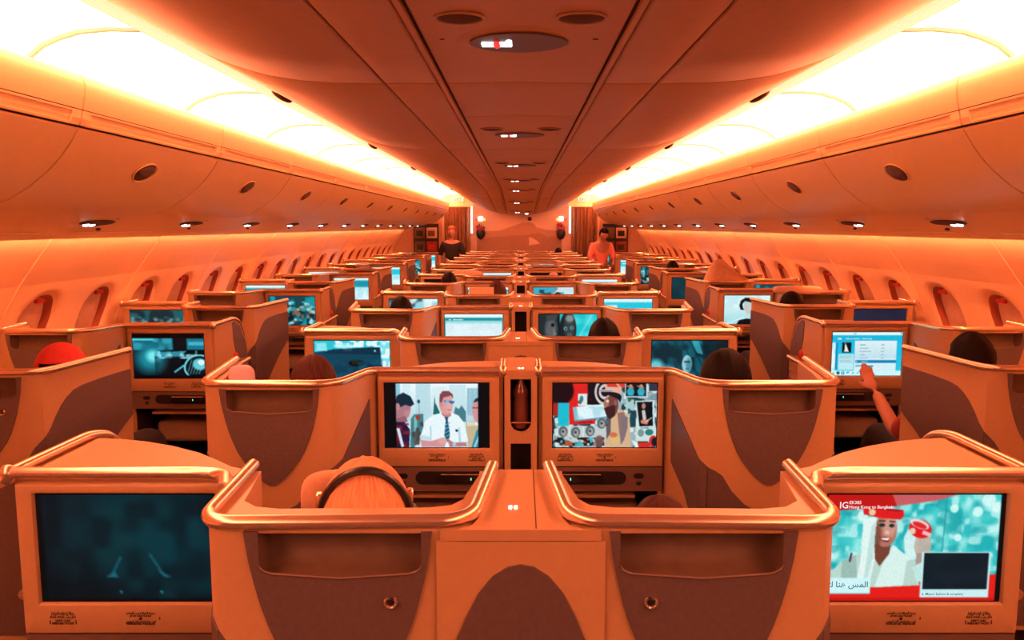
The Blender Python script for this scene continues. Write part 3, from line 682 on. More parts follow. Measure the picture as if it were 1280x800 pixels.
    arch = kind in 'AC'
    if arch:
        tube(bm, fillet([(1.085, 0.0, z), (1.08, .34, z), (1.078, .44, 1.12), (1.072, .53, 1.01), (1.066, .57, .87)], [0, .07, .07, .07, 0], 6), .0125, 10)
        tube(bm, [(1.087, .02, .852), (1.082, .585, .862)], .013, 10)
    else:
        tube(bm, [(1.085, 0, z), (1.083, .22, z)], .0125, 10)
    add('side_rail', bm, M_GOLD, con, smooth=60)
    bm = bmesh.new()
    ellipsoid(bm, (1.087, -.002, z - .004), (.019, .017, .024), 12, 8); add('rail_cap', bm, M_GOLD, con)
    if arch:
        bm = bmesh.new()
        prism(bm, [(.018, .78), (.018, 1.137), (.34, 1.137), (.43, 1.105), (.515, 1.0), (.555, .87), (.555, .78)], 1.068, 1.086, 'yz')
        sp = add('side_panel', bm, M_CREAM, con, smooth=0)
        bm = bmesh.new()
        prism(bm, [(.30, 1.125), (.335, 1.132), (.42, 1.095), (.505, .99), (.54, .885), (.47, .885), (.40, .90), (.345, .94), (.31, 1.02)], 1.085, 1.090, 'yz')
        add('side_inlay', bm, M_DARK, sp, smooth=0)
        bm = bmesh.new(); prism(bm, [(.02, .10), (.02, .62), (.2, .70), (.55, .74), (.55, .10)], 1.085, 1.090, 'yz'); add('side_inlay', bm, M_DARK, sp, smooth=0)
        bm = bmesh.new(); ellipsoid(bm, (1.093, .33, .915), (.012, .022, .03), 10, 8); add('call_button', bm, M_RED, sp)
    # ---- monitor
    bm = bmesh.new()
    bx0, bx1, bz0, bz1 = .572, 1.072, .772, 1.124
    sx0, sx1, sz0, sz1 = .630, 1.030, .847, 1.098
    if not elbow: bx0 = .604
    yfz, yk = -.006, .016
    o = [(bx0, bz0), (bx1, bz0), (bx1, bz1), (bx0, bz1)]; i1 = [(sx0 - .006, sz0 - .006), (sx1 + .006, sz0 - .006), (sx1 + .006, sz1 + .006), (sx0 - .006, sz1 + .006)]
    i2 = [(sx0 - .003, sz0 - .003), (sx1 + .003, sz0 - .003), (sx1 + .003, sz1 + .003), (sx0 - .003, sz1 + .003)]
    V = [[bm.verts.new((x, yy, zz)) for x, zz in ring] for ring, yy in ((o, yk), (o, yfz), (i1, yfz), (i2, .006))]
    for a, b in zip(V[:-1], V[1:]):
        for k in range(4): bm.faces.new((a[k], a[(k + 1) % 4], b[(k + 1) % 4], b[k]))
    bm.faces.new(V[0][::-1])
    es = [e for e in bm.edges if all(abs(v.co.y - yfz) < 1e-5 for v in e.verts)]
    bmesh.ops.bevel(bm, geom=es, offset=.004, segments=2, affect='EDGES', profile=.5)
    mon = add('monitor', bm, M_CREAM, smooth=35)
    # black surround of the screen
    bm = bmesh.new(); box(bm, sx0 - .0035, sx1 + .0035, .004, .008, sz0 - .0035, sz1 + .0035); add('screen_surround', bm, M_GLOSSBLACK, mon, smooth=0)
    # control panel
    bm = bmesh.new(); box(bm, bx0, bx1, -.002, .03, .672, .768)
    cp = add('control_panel', bm, M_CTRL, con, bevel=.003)
    bm = bmesh.new()
    def pill(xa, xb, za, zb, ya, yb_):
        r = (zb - za) / 2; cz = (za + zb) / 2
        P = [(xb - r + r * math.cos(a), cz + r * math.sin(a)) for a in [-PI / 2 + k * PI / 8 for k in range(9)]] + [(xa + r + r * math.cos(a), cz + r * math.sin(a)) for a in [PI / 2 + k * PI / 8 for k in range(9)]]
        prism(bm, P, ya, yb_, 'xz')
    pill(.745, 1.045, .700, .752, -.005, .0)
    pill(.675, .715, .724, .744, -.005, .0); ellipsoid(bm, (.695, -.002, .705), (.011, .004, .010), 12, 6)
    add('socket_recess', bm, M_BLACK, cp, smooth=40)
    bm = bmesh.new(); pill(.835, 1.035, .708, .744, -.018, -.004)
    hs = add('handset', bm, [M_GLOSSBLACK], cp, smooth=40, bevel=.004)
    bm = bmesh.new(); tube(bm, [(.845, -.018, .743), (1.025, -.018, .743)], .0022, 6); add('handset_trim', bm, M_GOLD, hs)
    bm = bmesh.new(); box(bm, .960, .9635, -.0195, -.017, .721, .730); add('status_lamp', bm, M_GREENL, hs, smooth=0)
    # ---- seat
    bm = bmesh.new(); rbox(bm, .055, .52, -.02, .62, .36, .50, .04, 3); add('seat_cushion', bm, M_LEATHER)
    bm = bmesh.new(); rbox(bm, .075, .50, -.10, .02, .47, 1.04, .04, 3, rx=.16, pivot=(.29, 0, .47)); add('backrest', bm, M_LEATHER)
    bm = bmesh.new(); rbox(bm, .14, .43, -.155, -.085, .90, 1.10, .03, 3); add('headrest', bm, M_LEATHER)
    bm = bmesh.new(); rbox(bm, .50, .548, .06, .55, .50, .62, .015, 2); add('armrest', bm, M_CREAM)
    return R, mon

def placard_mesh(which):
    bm = bmesh.new()
    if which == 'mid':
        w = .082
        add_text(bm, arabic('سترة النجاة تحت المقعد'), 0, .0105, 0, w=w * .82, h=.0078, align='c', bold=.05)
        add_text(bm, 'LIFE VEST UNDER YOUR SEAT', 0, .0040, 0, w=w * .62, h=.0058, align='c', bold=.05)
        V = [bm.verts.new((.0036 * math.cos(a), 0, -.0005 + .0036 * math.sin(a))) for a in [k * PI / 6 for k in range(12)]]; bm.faces.new(V)
        add_text(bm, arabic('اربط حزام المقعد أثناء الجلوس'), 0, -.0098, 0, w=w * .84, h=.0078, align='c', bold=.05)
        add_text(bm, 'FASTEN SEAT BELT WHILE SEATED', 0, -.0150, 0, w=w * .80, h=.0062, align='c', bold=.05)
        for z0, z1 in ((-.003, .004),):
            V = [bm.verts.new(p) for p in ((.0425, 0, z0), (.045, 0, z0), (.045, 0, z1), (.0425, 0, z1))]; bm.faces.new(V)
    else:
        w = .06
        add_text(bm, arabic('بطاقة إرشادات السلامة'), 0, .0095, 0, w=w * .86, h=.0092, align='c', bold=.05)
        add_text(bm, arabic('داخل جيب المقعد أمامك'), 0, .0015, 0, w=w, h=.0092, align='c', bold=.05)
        add_text(bm, 'SAFETY CARD', 0, -.0075, 0, w=w * .58, h=.0068, align='c', bold=.06)
        add_text(bm, 'INSIDE SEAT POCKET', 0, -.0140, 0, w=w * .84, h=.0068, align='c', bold=.06)
        for x in (-.0305, .0285):
            V = [bm.verts.new(p) for p in ((x, 0, -.014), (x + .0025, 0, -.014), (x + .0025, 0, -.004), (x, 0, -.004))]; bm.faces.new(V)
    me = bpy.data.meshes.new('placard'); bm.to_mesh(me); bm.free(); me.materials.append(M_INK)
    return me
P_MID, P_SAFE = placard_mesh('mid'), placard_mesh('safe')

PODS = {}
for kd in 'ABCD':
    for mm in (1, -1): PODS[(kd, mm)] = pod_meshes(kd, mm)

def pod_place(kind, side, k):
    """world position and mirror of a pod: side -1 left, +1 right of the centre line"""
    odd = k % 2
    if kind in 'AB': yb = 1.74 + 1.22 * k + (.06 if odd else 0)
    else: yb = 2.0 + 1.22 * k + (.06 if odd else 0) + (.08 if side > 0 else 0)
    if kind == 'A': ox, mm = side * .065, side
    if kind == 'B': ox, mm = side * 1.155, -side
    if kind == 'C': ox, mm = side * 2.815, -side
    if kind == 'D': ox, mm = side * 1.79, side
    return ox, yb, mm

_pics = {}
def picture(key):
    if key not in _pics: _pics[key] = PICS[key][0]()
    return _pics[key]
PICS = {
    'teal': (pic_dark_teal, 'dark teal picture with faint light beams'), 'ad': (pic_attendants, 'advert of two attendants in red hats'),
    'film': (pic_office_film, 'film of a man in white shirt and tie'), 'poster': (pic_poster_room, 'bearded man before pinned-up posters'),
    'lagoon': (pic_lagoon, 'dark blue water and bright cyan sky'), 'cave': (pic_cave_face, 'bald pale face in a teal cave'),
    'head': (pic_headlight, 'close-up of a glowing car headlight'), 'menu': (pic_menu, 'cyan music menu'),
    'doc': (pic_document, 'white page under a teal header'), 'faces': (pic_two_faces, 'two faces against cyan'),
    'crowd': (lambda: pic_crowd(1), 'bright teal crowd scene'), 'crowd2': (lambda: pic_crowd(11, .62), 'dim teal scene of people'),
    'sky': (pic_sky_man, 'dark-haired man against white sky'), 'slate': (lambda: pic_plain((24, 40, 66), 3), 'blank slate blue picture'),
    'pale': (lambda: pic_mixed(3), 'pale cyan and pink picture'), 'hdr': (lambda: pic_header(), 'white page with cyan band'),
    'hdr2': (lambda: pic_header((20, 150, 168), 4), 'white page with teal band'), 'bridge': (pic_bridge, 'dark shape on pale cyan'),
    'dark': (lambda: pic_plain((5, 12, 14), 2), 'switched-off black screen'), 'dteal': (lambda: pic_plain((4, 62, 74), 5), 'plain dark teal picture'),
    'mix': (lambda: pic_mixed(9), 'mixed blue and white picture'),
}
SCR = {('A', -1, 0): 'teal', ('A', 1, 0): 'ad', ('B', -1, 1): 'film', ('B', 1, 1): 'poster', ('A', -1, 2): 'lagoon', ('A', 1, 2): 'cave',
       ('C', -1, 2): 'head', ('C', 1, 2): 'menu', ('B', -1, 3): 'doc', ('B', 1, 3): 'faces', ('D', -1, 3): 'crowd2', ('D', 1, 3): 'slate',
       ('A', -1, 4): 'pale', ('A', 1, 4): 'hdr', ('C', -1, 4): 'crowd', ('C', 1, 4): 'sky', ('B', -1, 5): 'doc', ('B', 1, 5): 'bridge',
       ('D', -1, 5): 'hdr2', ('D', 1, 5): 'crowd', ('C', -1, 6): 'hdr2', ('C', 1, 6): 'dteal', ('A', -1, 6): 'dark', ('A', 1, 6): 'hdr',
       ('B', -1, 7): 'hdr', ('B', 1, 7): 'dark', ('C', -1, 8): 'hdr', ('C', 1, 8): 'crowd', ('D', -1, 7): 'hdr', ('D', 1, 7): 'hdr',
       ('B', 1, 9): 'mix', ('B', -1, 9): 'dark', ('C', -1, 10): 'crowd', ('C', 1, 10): 'hdr', ('B', 1, 11): 'mix', ('A', -1, 8): 'dark', ('A', 1, 8): 'dark',
       ('D', -1, 9): 'hdr', ('D', 1, 9): 'hdr', ('C', -1, 12): 'hdr', ('C', 1, 12): 'crowd'}
_smesh = {}
def add_pod(kind, side, k):
    ox, yb, mm = pod_place(kind, side, k)
    root = empty('business_seat', (ox, yb, 0))
    R, mon_i = PODS[(kind, mm)]
    made = []
    for name, me, par in R:
        if k > 5 and name in ('pocket_lip', 'coat_hook', 'hook_base', 'handset_trim', 'tray_table'):
            made.append(None); continue
        if kind in 'CD' and k > 8 and name in ('footrest', 'socket_recess', 'handset', 'status_lamp'):
            made.append(None); continue
        p = root if par is None else made[par]
        if p is None: made.append(None); continue
        made.append(link(name, me, p))
    mon = made[mon_i]
    key = SCR.get((kind, side, k), 'dteal')
    if (key, mm) not in _smesh:
        cv, tx = picture(key)
        a, b = (.630, 1.030) if mm > 0 else (-1.030, -.630)
        _smesh[(key, mm)] = screen_mesh('screen', cv, a, b, .847, 1.098, .0025, tx)
    s = link('screen', _smesh[(key, mm)], mon)
    s['label'] = 'monitor screen showing ' + PICS[key][1]
    if k <= 5:
        link('placard', P_MID, mon, (mm * (.805 if kind in 'AD' else .830), -.0068, .8085))
        link('placard', P_SAFE, mon, (mm * .983, -.0068, .8085))
    sd = 'left' if side < 0 else 'right'
    where = {'A': f'{sd} of the inner pair, shells together by the centre line', 'B': f'{sd} of the outer pair, shells beside the aisles',
             'C': f'{sd} window side, console on the aisle', 'D': f'{sd} window side, shell on the aisle'}[kind]
    row = ('nearest row' if k == 0 else f'{ORD[k]} row back' if k < 13 else 'farthest row') + ' from camera'
    where = {'A': f'seat at {sd} of centre, console by the aisle', 'B': f'seat by the {sd} aisle edge of centre block',
             'C': f'seat by {sd} windows, console on aisle', 'D': f'{sd} window-column seat with shell on aisle'}[kind]
    tag(root, f'cream and brown {where}, {ORD[k] if k else "nearest"} row', 'airplane seat', 'business seats in staggered rows')
    return root

for k in range(14):
    for side in (-1, 1):
        add_pod('A' if k % 2 == 0 else 'B', side, k)
        if k >= 1 and k <= 12: add_pod('C' if k % 2 == 0 else 'D', side, k)

# ------------------------------------------------------------------ dividers between the pairs
def divider_even():
    R = []
    bm = bmesh.new()
    prism(bm, [(-.158, -.312), (.158, -.312), (.158, -.306), (.060, -.306), (.060, .06), (-.060, .06), (-.060, -.306), (-.158, -.306)], .08, 1.116)
    prism(bm, [(-.150, -.312), (.150, -.312), (.118, -.306), (.092, -.285), (.082, -.25), (.066, -.02), (.062, .06), (-.062, .06), (-.066, -.02), (-.082, -.25), (-.092, -.285), (-.118, -.306)], 1.118, 1.139)
    R.append(('body', finish(bm, 'body', M_CREAM, bevel=.003)))
    bm = bmesh.new()
    arc = [(-.156, .80), (-.142, .86), (-.125, .915), (-.105, .965), (-.08, 1.015), (-.052, 1.05), (-.025, 1.068), (0, 1.073)]
    prism(bm, arc + [(-x, z) for x, z in arc[:-1][::-1]] + [(.156, .1), (-.156, .1)], -.317, -.311, 'xz')
    R.append(('arch_panel', finish(bm, 'arch_panel', M_DARK, smooth=0)))
    bm = bmesh.new()
    for x in (-.024, -.013): box(bm, x, x + .006, -.20, -.185, 1.138, 1.1405)
    R.append(('seat_mark', finish(bm, 'seat_mark', M_WHITEL, smooth=0)))
    bm = bmesh.new(); box(bm, .0275, .0300, -.305, .058, 1.138, 1.1396); R.append(('seam', finish(bm, 'seam', M_GROOVE, smooth=0)))
    return R
def divider_odd():
    R = []
    bm = bmesh.new(); w = .062
    # face with a rounded slot and a square opening
    def arcp(cx, cz, r, a0, a1, n=8): return [(cx + r * math.cos(a0 + (a1 - a0) * i / n), cz + r * math.sin(a0 + (a1 - a0) * i / n)) for i in range(n + 1)]
    y0, y1 = -.01, .012
    prism(bm, [(-w, .08), (-.040, .08), (-.040, 1.13), (-w, 1.13)], y0, y1, 'xz'); prism(bm, [(.040, .08), (w, .08), (w, 1.13), (.040, 1.13)], y0, y1, 'xz')
    prism(bm, [(-.040, 1.118), (.040, 1.118), (.040, 1.13), (-.040, 1.13)], y0, y1, 'xz')
    prism(bm, [(-.040, .865), (.040, .865)] + [(.040, .948)] + arcp(0, .948, .040, 0, -PI, 10)[1:], y0, y1, 'xz')
    prism(bm, [(-.040, .08), (.040, .08), (.040, .755), (-.040, .755)], y0, y1, 'xz')
    prism(bm, [(-w, -.01), (w, -.01), (w, .28), (.05, .30), (-.05, .30), (-w, .28)], 1.13, 1.152)
    R.append(('body', finish(bm, 'body', M_CREAM, bevel=.002)))
    bm = bmesh.new(); box(bm, -w + .004, w - .004, .10, .28, .08, 1.13); box(bm, -w + .002, -.041, .012, .10, .08, 1.13); box(bm, .041, w - .002, .012, .10, .08, 1.13)
    R.append(('inner_box', finish(bm, 'inner_box', M_WELL, smooth=0)))
    bm = bmesh.new(); tube(bm, [(-.04, .0, .945), (.04, .0, .945)], .0035, 8); R.append(('holder_bar', finish(bm, 'holder_bar', M_GOLD)))
    bm = bmesh.new()
    for x in (-.010, .003): box(bm, x, x + .007, .03, .045, 1.151, 1.1535)
    R.append(('seat_mark', finish(bm, 'seat_mark', M_WHITEL, smooth=0)))
    return R
DV = [divider_even(), divider_odd()]
bmb = bmesh.new()
prof = [(0, 0), (.030, .0), (.033, .01), (.033, .10), (.028, .115), (.033, .13), (.031, .15), (.012, .18), (.012, .20), (0, .20)]
for i in range(len(prof) - 1):
    n = 14
    a = [bmb.verts.new((prof[i][0] * math.cos(2 * PI * k / n), prof[i][0] * math.sin(2 * PI * k / n), prof[i][1])) for k in range(n)] if i == 0 else b
    b = [bmb.verts.new((prof[i + 1][0] * math.cos(2 * PI * k / n), prof[i + 1][0] * math.sin(2 * PI * k / n), prof[i + 1][1])) for k in range(n)]
    for k in range(n): bmb.faces.new((a[k], a[(k + 1) % n], b[(k + 1) % n], b[k]))
bmesh.ops.remove_doubles(bmb, verts=bmb.verts, dist=1e-5)
ME_BOTTLE = finish(bmb, 'water_bottle', M_BOTTLE, smooth=50)
for k in range(14):
    root = empty('centre_divider', (0, 1.74 + 1.22 * k + (.06 if k % 2 else 0), 0))
    for name, me in DV[k % 2]: link(name, me, root)
    what = 'low divider with brown arch panel between the two inner seats' if k % 2 == 0 else 'upright divider with a slot between the two monitors'
    tag(root, f'cream {what}, {ORD[k]} row', 'divider', 'dividers along the centre line')
    if k == 1:
        o = link('water_bottle', ME_BOTTLE, None, (0, root.location.y + .055, .915)); tag(o, 'brown bottle standing in the slot between two film screens', 'bottle')

# ------------------------------------------------------------------ cabin shell
EYE = 1.70
def bars(bm, prof, y0, y1, t):
    """sheet with a cross-section (x, z), given thickness, running y0..y1"""
    out = []
    n = len(prof)
    for i, (x, z) in enumerate(prof):
        a = Vector(prof[max(0, i - 1)]); b = Vector(prof[min(n - 1, i + 1)]); d = (b - a).normalized()
        out.append((x + d.y * t, z - d.x * t))
    pts = list(prof) + out[::-1]
    prism(bm, pts, y0, y1, 'xz')

Y0, Y1 = -2.4, 18.9
def ceil_h(x, y):
    P = [(0, .563), (.32, .557), (.54, .557), (.75, .560), (.853, .568), (.97, .584), (1.084, .614), (1.2, .655), (1.30, .703)]
    x = abs(x)
    for (a, b), (c, d) in zip(P[:-1], P[1:]):
        if x <= c:
            h = b + (d - b) * (x - a) / (c - a); break
    else: h = P[-1][1]
    return EYE + h - .29 * smoothstep(11.5, 18.9, y) * max(0, 1 - (x / 1.3) ** 2)

bm = bmesh.new()
def cpanel(x0, x1, y0, y1, nx, lift=.014, g=.004):
    xs = [x0 + g, x0 + g + .001] + [x0 + .012 + (x1 - x0 - .024) * i / nx for i in range(nx + 1)] + [x1 - g - .001, x1 - g]
    ys = [y0 + g, y0 + g + .001] + [y0 + .012 + (y1 - y0 - .024) * i / 6 for i in range(7)] + [y1 - g - .001, y1 - g]
    V = []
    for j, y in enumerate(ys):
        row = []
        for i, x in enumerate(xs):
            up = lift if i in (0, len(xs) - 1) or j in (0, len(ys) - 1) else (.003 if i in (1, len(xs) - 2) or j in (1, len(ys) - 2) else 0)
            row.append(bm.verts.new((x, y, ceil_h(x, y) + up)))
        V.append(row)
    for j in range(len(ys) - 1):
        for i in range(len(xs) - 1):
            bm.faces.new((V[j][i], V[j][i + 1], V[j + 1][i + 1], V[j + 1][i]))
js = [3.227 + 2.7 * k for k in range(-2, 6)]
js = [Y0] + [j for j in js if Y0 < j < Y1] + [Y1]
for a, b in zip(js[:-1], js[1:]):
    for s in (-1, 1):
        cpanel(*sorted((s * .325, s * .537)), a, b, 3); cpanel(*sorted((s * .540, s * 1.30)), a, b, 12)
js2 = [3.227 + 2.7 * k + d for k in range(-2, 6) for d in (0, .95)]
js2 = [Y0] + [j for j in js2 if Y0 < j < Y1] + [Y1]
for a, b in zip(js2[:-1], js2[1:]): cpanel(-.295, .295, a, b, 6)
n0 = len(bm.faces)
ys = np.linspace(Y0, Y1, 40); xs = np.linspace(-1.29, 1.29, 27)
V = [[bm.verts.new((x, y, ceil_h(x, y) + .016)) for x in xs] for y in ys]
for j in range(39):
    for i in range(26): bm.faces.new((V[j][i], V[j][i + 1], V[j + 1][i + 1], V[j + 1][i])).material_index = 1
for f in bm.faces: f.smooth = True
me = finish(bm, 'ceiling', [M_CEIL, M_GROOVE], smooth=-1); o = link('ceiling', me); tag(o, kind='structure')

# long slotted rails either side of the centre strip, one mesh a side
for i, s in enumerate((-1, 1)):
    bm = bmesh.new(); yy = np.linspace(Y0, Y1, 60)
    for (xa, xb, dz) in ((.302, .318, -.006),):
        V = []
        for y in yy:
            z = ceil_h(.31, y)
            V.append([bm.verts.new((s * x, y, zz)) for x, zz in ((xa, z + .01), (xa, z + dz), (xb, z + dz), (xb, z + .01))])
        for a, b in zip(V[:-1], V[1:]):
            for k in range(3): bm.faces.new((a[k], a[k + 1], b[k + 1], b[k]))
    o = obj(f'trim_{i + 1}', bm, M_CEIL, smooth=0); tag(o, kind='structure')

# ceiling edge with air grille, glow added to the trim
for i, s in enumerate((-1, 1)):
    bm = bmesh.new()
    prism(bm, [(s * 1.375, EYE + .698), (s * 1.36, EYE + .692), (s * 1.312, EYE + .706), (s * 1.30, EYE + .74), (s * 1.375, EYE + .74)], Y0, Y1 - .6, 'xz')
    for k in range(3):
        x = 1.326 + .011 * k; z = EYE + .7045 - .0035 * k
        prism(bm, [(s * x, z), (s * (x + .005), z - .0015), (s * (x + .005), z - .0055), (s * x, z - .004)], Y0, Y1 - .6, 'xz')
    o = obj(f'trim_{i + 3}', bm, M_EDGEGLOW, smooth=0); tag(o, kind='structure')

SD = {-1: 'left', 1: 'right'}
# dark recessed spots in the ceiling edge
i = 0
for k in range(6):
    for s in (-1, 1):
        y = 4.36 + 2.62 * k
        bm = bmesh.new(); ellipsoid(bm, (0, 0, 0), (.035, .16, .022), 16, 8)
        bmesh.ops.rotate(bm, cent=(0, 0, 0), matrix=Matrix.Rotation(-s * .72, 3, 'Y'), verts=bm.verts)
        o = obj('ceiling_speaker', bm, M_GROOVE); o.location = (s * 1.272, y, EYE + .690 + .0)
        tag(o, f'dark oval inset in the {SD[s]} ceiling edge, {ORD[k]} from the camera', 'speaker', 'dark insets along the ceiling edges')

# cove light panels and bins
cove = [(1.372, .704), (1.48, .707), (1.587, .698), (1.66, .677), (1.72, .652), (1.776, .608), (1.81, .55), (1.83, .48), (1.84, .40)]
binY = [2.96 + 1.35 * k for k in range(-4, 12)]
def cov_mesh(s):
    bm = bmesh.new(); bars(bm, [(s * x, EYE + z) for x, z in cove], .008, 1.342, -.012 * s); return finish(bm, 'diffuser', M_COVE)
def rib_mesh(s):
    bm = bmesh.new()
    inner = []
    pr = [(s * (x - .006), EYE + z - .012) for x, z in cove]
    bars(bm, pr, -.010, .010, -.02 * s); return finish(bm, 'rib', M_RIB)
upper = [(1.60, .40), (1.588, .43), (1.578, .47), (1.575, .51), (1.582, .535), (1.60, .548), (1.65, .556), (1.75, .556)]
strip = [(1.602, .366), (1.598, .380), (1.606, .383), (1.600, .408), (1.590, .412), (1.586, .43)]
strip = [(1.603, .362), (1.594, .385), (1.588, .415)]
door = [(2.02, .062), (1.95, .072), (1.88, .098), (1.80, .145), (1.73, .200), (1.68, .250), (1.645, .295), (1.62, .332), (1.608, .352)]
upper = [(1.587, .420), (1.580, .45), (1.5755, .485), (1.575, .51), (1.582, .535), (1.60, .548), (1.65, .556), (1.76, .556)]
def bin_meshes(s):
    R = []
    g = .006
    bm = bmesh.new(); bars(bm, [(s * (x + .0), EYE + z) for x, z in door], g, 1.35 - g, .016 * s); R.append(('door', finish(bm, 'door', M_BIN, bevel=.003)))
    bm = bmesh.new(); bars(bm, [(s * x, EYE + z) for x, z in upper], g, 1.35 - g, .012 * s); R.append(('upper_cover', finish(bm, 'upper_cover', M_BIN, bevel=.002)))
    bm = bmesh.new()
    box_ = [(s * 1.603, EYE + .364), (s * 1.594, EYE + .388), (s * 1.5885, EYE + .4175)]
    bars(bm, box_, g, .06, .014 * s); bars(bm, box_, 1.29, 1.35 - g, .014 * s)
    bars(bm, [(x + s * .006, z) for x, z in box_], .055, 1.295, .008 * s)
    bars(bm, [(s * 1.5900, EYE + .410), (s * 1.5885, EYE + .4175)], .06, 1.29, .01 * s); bars(bm, [(s * 1.603, EYE + .364), (s * 1.6005, EYE + .371)], .06, 1.29, .01 * s)
    R.append(('label_rail', finish(bm, 'label_rail', M_BIN, smooth=0)))
    bm = bmesh.new(); bars(bm, [(s * (x + .022), EYE + z) for x, z in door + [(1.60, .40), (1.59, .46), (1.59, .52), (1.62, .53)]], 0, 1.35, .01 * s); R.append(('liner', finish(bm, 'liner', M_GROOVE)))
    # latch
    n = Vector((-s * .70, 0, -.71)).normalized(); t = Vector((0, 1, 0)); u = n.cross(t)
    c0 = Vector((s * 1.690, .675, EYE + .240))
    rot = Matrix((t, u, n)).transposed()
    bm = bmesh.new(); ellipsoid(bm, c0 + n * .0, (.082, .052, .006), 24, 8, rot); lt = ('latch', finish(bm, 'latch', M_GROOVE)); R.append(lt)
    bm = bmesh.new(); tube(bm, [c0 + n * .004 + t * .085 * math.cos(a) + u * .055 * math.sin(a) for a in [k * 2 * PI / 24 for k in range(25)]], .0035, 6); R.append(('latch_ring', finish(bm, 'latch_ring', M_BIN)))
    up = u if u.z > 0 else -u
    bm = bmesh.new(); ellipsoid(bm, c0 + n * .006 + up * .012, (.066, .032, .008), 20, 8, rot); R.append(('latch_paddle', finish(bm, 'latch_paddle', M_POCKET)))
    return R
BM = {s: bin_meshes(s) for s in (-1, 1)}
CM = {s: cov_mesh(s) for s in (-1, 1)}; RM = {s: rib_mesh(s) for s in (-1, 1)}
for s in (-1, 1):
    for k, y in enumerate(binY[:-1] + [binY[-1]]):
        nth = k - 2
        pos = 'behind the first one in view' if nth < 0 else (f'{ORD[nth]} from the camera' if nth < 13 else 'farthest from the camera')
        if 0 <= k < len(binY) - 1 and k >= 2:
            r = empty('overhead_bin', (0, y, 0)); tag(r, f'closed cream overhead bin on the {SD[s]}, {pos}', 'overhead bin', 'overhead bins along the cabin')
            made = {}
            for name, me in BM[s]:
                par = made['latch'] if name in ('latch_ring', 'latch_paddle') else (made['door'] if name == 'latch' else r)
                made[name] = link(name, me, par)
        c = empty('cove_light', (0, y, 0)); tag(c, f'glowing white cove panel above the {SD[s]} bins, ' + (pos if nth >= 0 else f'{"nearest edge" if nth == -1 else "above the camera"} of the frame'), 'light panel', 'cove light panels above the bins')
        link('diffuser', CM[s], c); link('rib', RM[s], c)

# underside panel with reading lights, lip
for i, s in enumerate((-1, 1)):
    bm = bmesh.new()
    pr = [(2.03, .062), (2.10, .045), (2.30, .0), (2.44, -.035), (2.50, -.056), (2.512, -.070), (2.525, -.066), (2.53, -.04)]
    bars(bm, [(s * x, EYE + z) for x, z in pr], -1.2, 17.8, -.012 * s)
    for k in range(13):
        y = 3.0 + 1.22 * k
        bars(bm, [(s * 2.425, EYE - .0335), (s * 2.440, EYE - .0365)], y + .1, y + 1.05, .003 * s)
    o = obj(f'trim_{i + 5}', bm, M_BIN); tag(o, kind='structure')
def psu(s):
    R = []
    bm = bmesh.new(); ellipsoid(bm, (0, .04, 0), (.05, .16, .010), 20, 6); R.append(('housing', finish(bm, 'housing', M_GROOVE)))
    bm = bmesh.new()
    for y in (-.055, -.005): ellipsoid(bm, (s * .012, y, -.009), (.018, .022, .007), 10, 6)
    R.append(('lamp', finish(bm, 'lamp', M_WHITEL)))
    bm = bmesh.new(); ellipsoid(bm, (s * .012, -.03, -.010), (.012, .006, .006), 8, 6); R.append(('red_mark', finish(bm, 'red_mark', M_REDL)))
    bm = bmesh.new(); ellipsoid(bm, (-s * .08, .10, .012), (.022, .03, .008), 12, 6); ellipsoid(bm, (s * .09, .20, -.014), (.012, .02, .008), 10, 6); R.append(('air_nozzle', finish(bm, 'air_nozzle', M_GROOVE)))
    return R
PS = {s: psu(s) for s in (-1, 1)}
for s in (-1, 1):
    for k in range(12):
        r = empty('reading_light', (s * 2.2, (4.14 if s < 0 else 4.10) + 1.19 * k, EYE + .0175)); r.rotation_euler = (0, s * .22, 0)
        tag(r, f'small lit sign under the {SD[s]} bins, {ORD[k]} from the camera', 'light', 'lit signs under the bins')
        for name, me in PS[s]: link(name, me, r)

# wash light hidden behind the lip
for s in (-1, 1):
    bm = bmesh.new(); box(bm, *sorted((s * 2.533, s * 2.549)), -1.2, 17.8, EYE - .026, EYE - .020)
    o = obj('wash_light', bm, M_WASH, smooth=0); tag(o, f'long strip light washing the top of the {SD[s]} wall', 'light strip')

# ceiling signs
bm = bmesh.new(); ellipsoid(bm, (0, 0, 0), (.205, .165, .010), 32, 8); S_RING = finish(bm, 'frame', M_CEIL)
def lens(w, h, y0, z0, z1, n=14):
    P = [(w * math.cos(a), h * math.sin(a) * abs(math.sin(a)) ** .15) for a in [k * 2 * PI / (2 * n) for k in range(2 * n)]]
    return P
bm = bmesh.new(); prism(bm, lens(.150, .125, 0, 0, 0), -.013, -.008); S_LENS = finish(bm, 'lens', M_DARK, smooth=0)
bm = bmesh.new()
for x in (-.092, -.042): rbox(bm, x - .021, x + .021, -.018, .030, -.0165, -.0125, .0015, 1)
ellipsoid(bm, (-.03, -.035, -.014), (.010, .015, .002), 10, 6)
S_LIT = finish(bm, 'lit_symbol', M_WHITEL)
bm = bmesh.new(); ellipsoid(bm, (-.067, .005, -.0155), (.012, .050, .003), 12, 6); S_RED = finish(bm, 'red_symbol', M_REDL)
bm = bmesh.new(); ellipsoid(bm, (0, 0, 0), (.018, .02, .004), 12, 6); S_HOLE = finish(bm, 'screw_cap', M_GROOVE)
bm = bmesh.new(); ellipsoid(bm, (0, 0, 0), (.062, .055, .012), 20, 8); R_CUP = finish(bm, 'cup', M_GROOVE)
bm = bmesh.new(); tube(bm, [(.066 * math.cos(a), .058 * math.sin(a), -.003) for a in [k * 2 * PI / 24 for k in range(25)]], .004, 6); R_RIM = finish(bm, 'rim', M_CREAM)
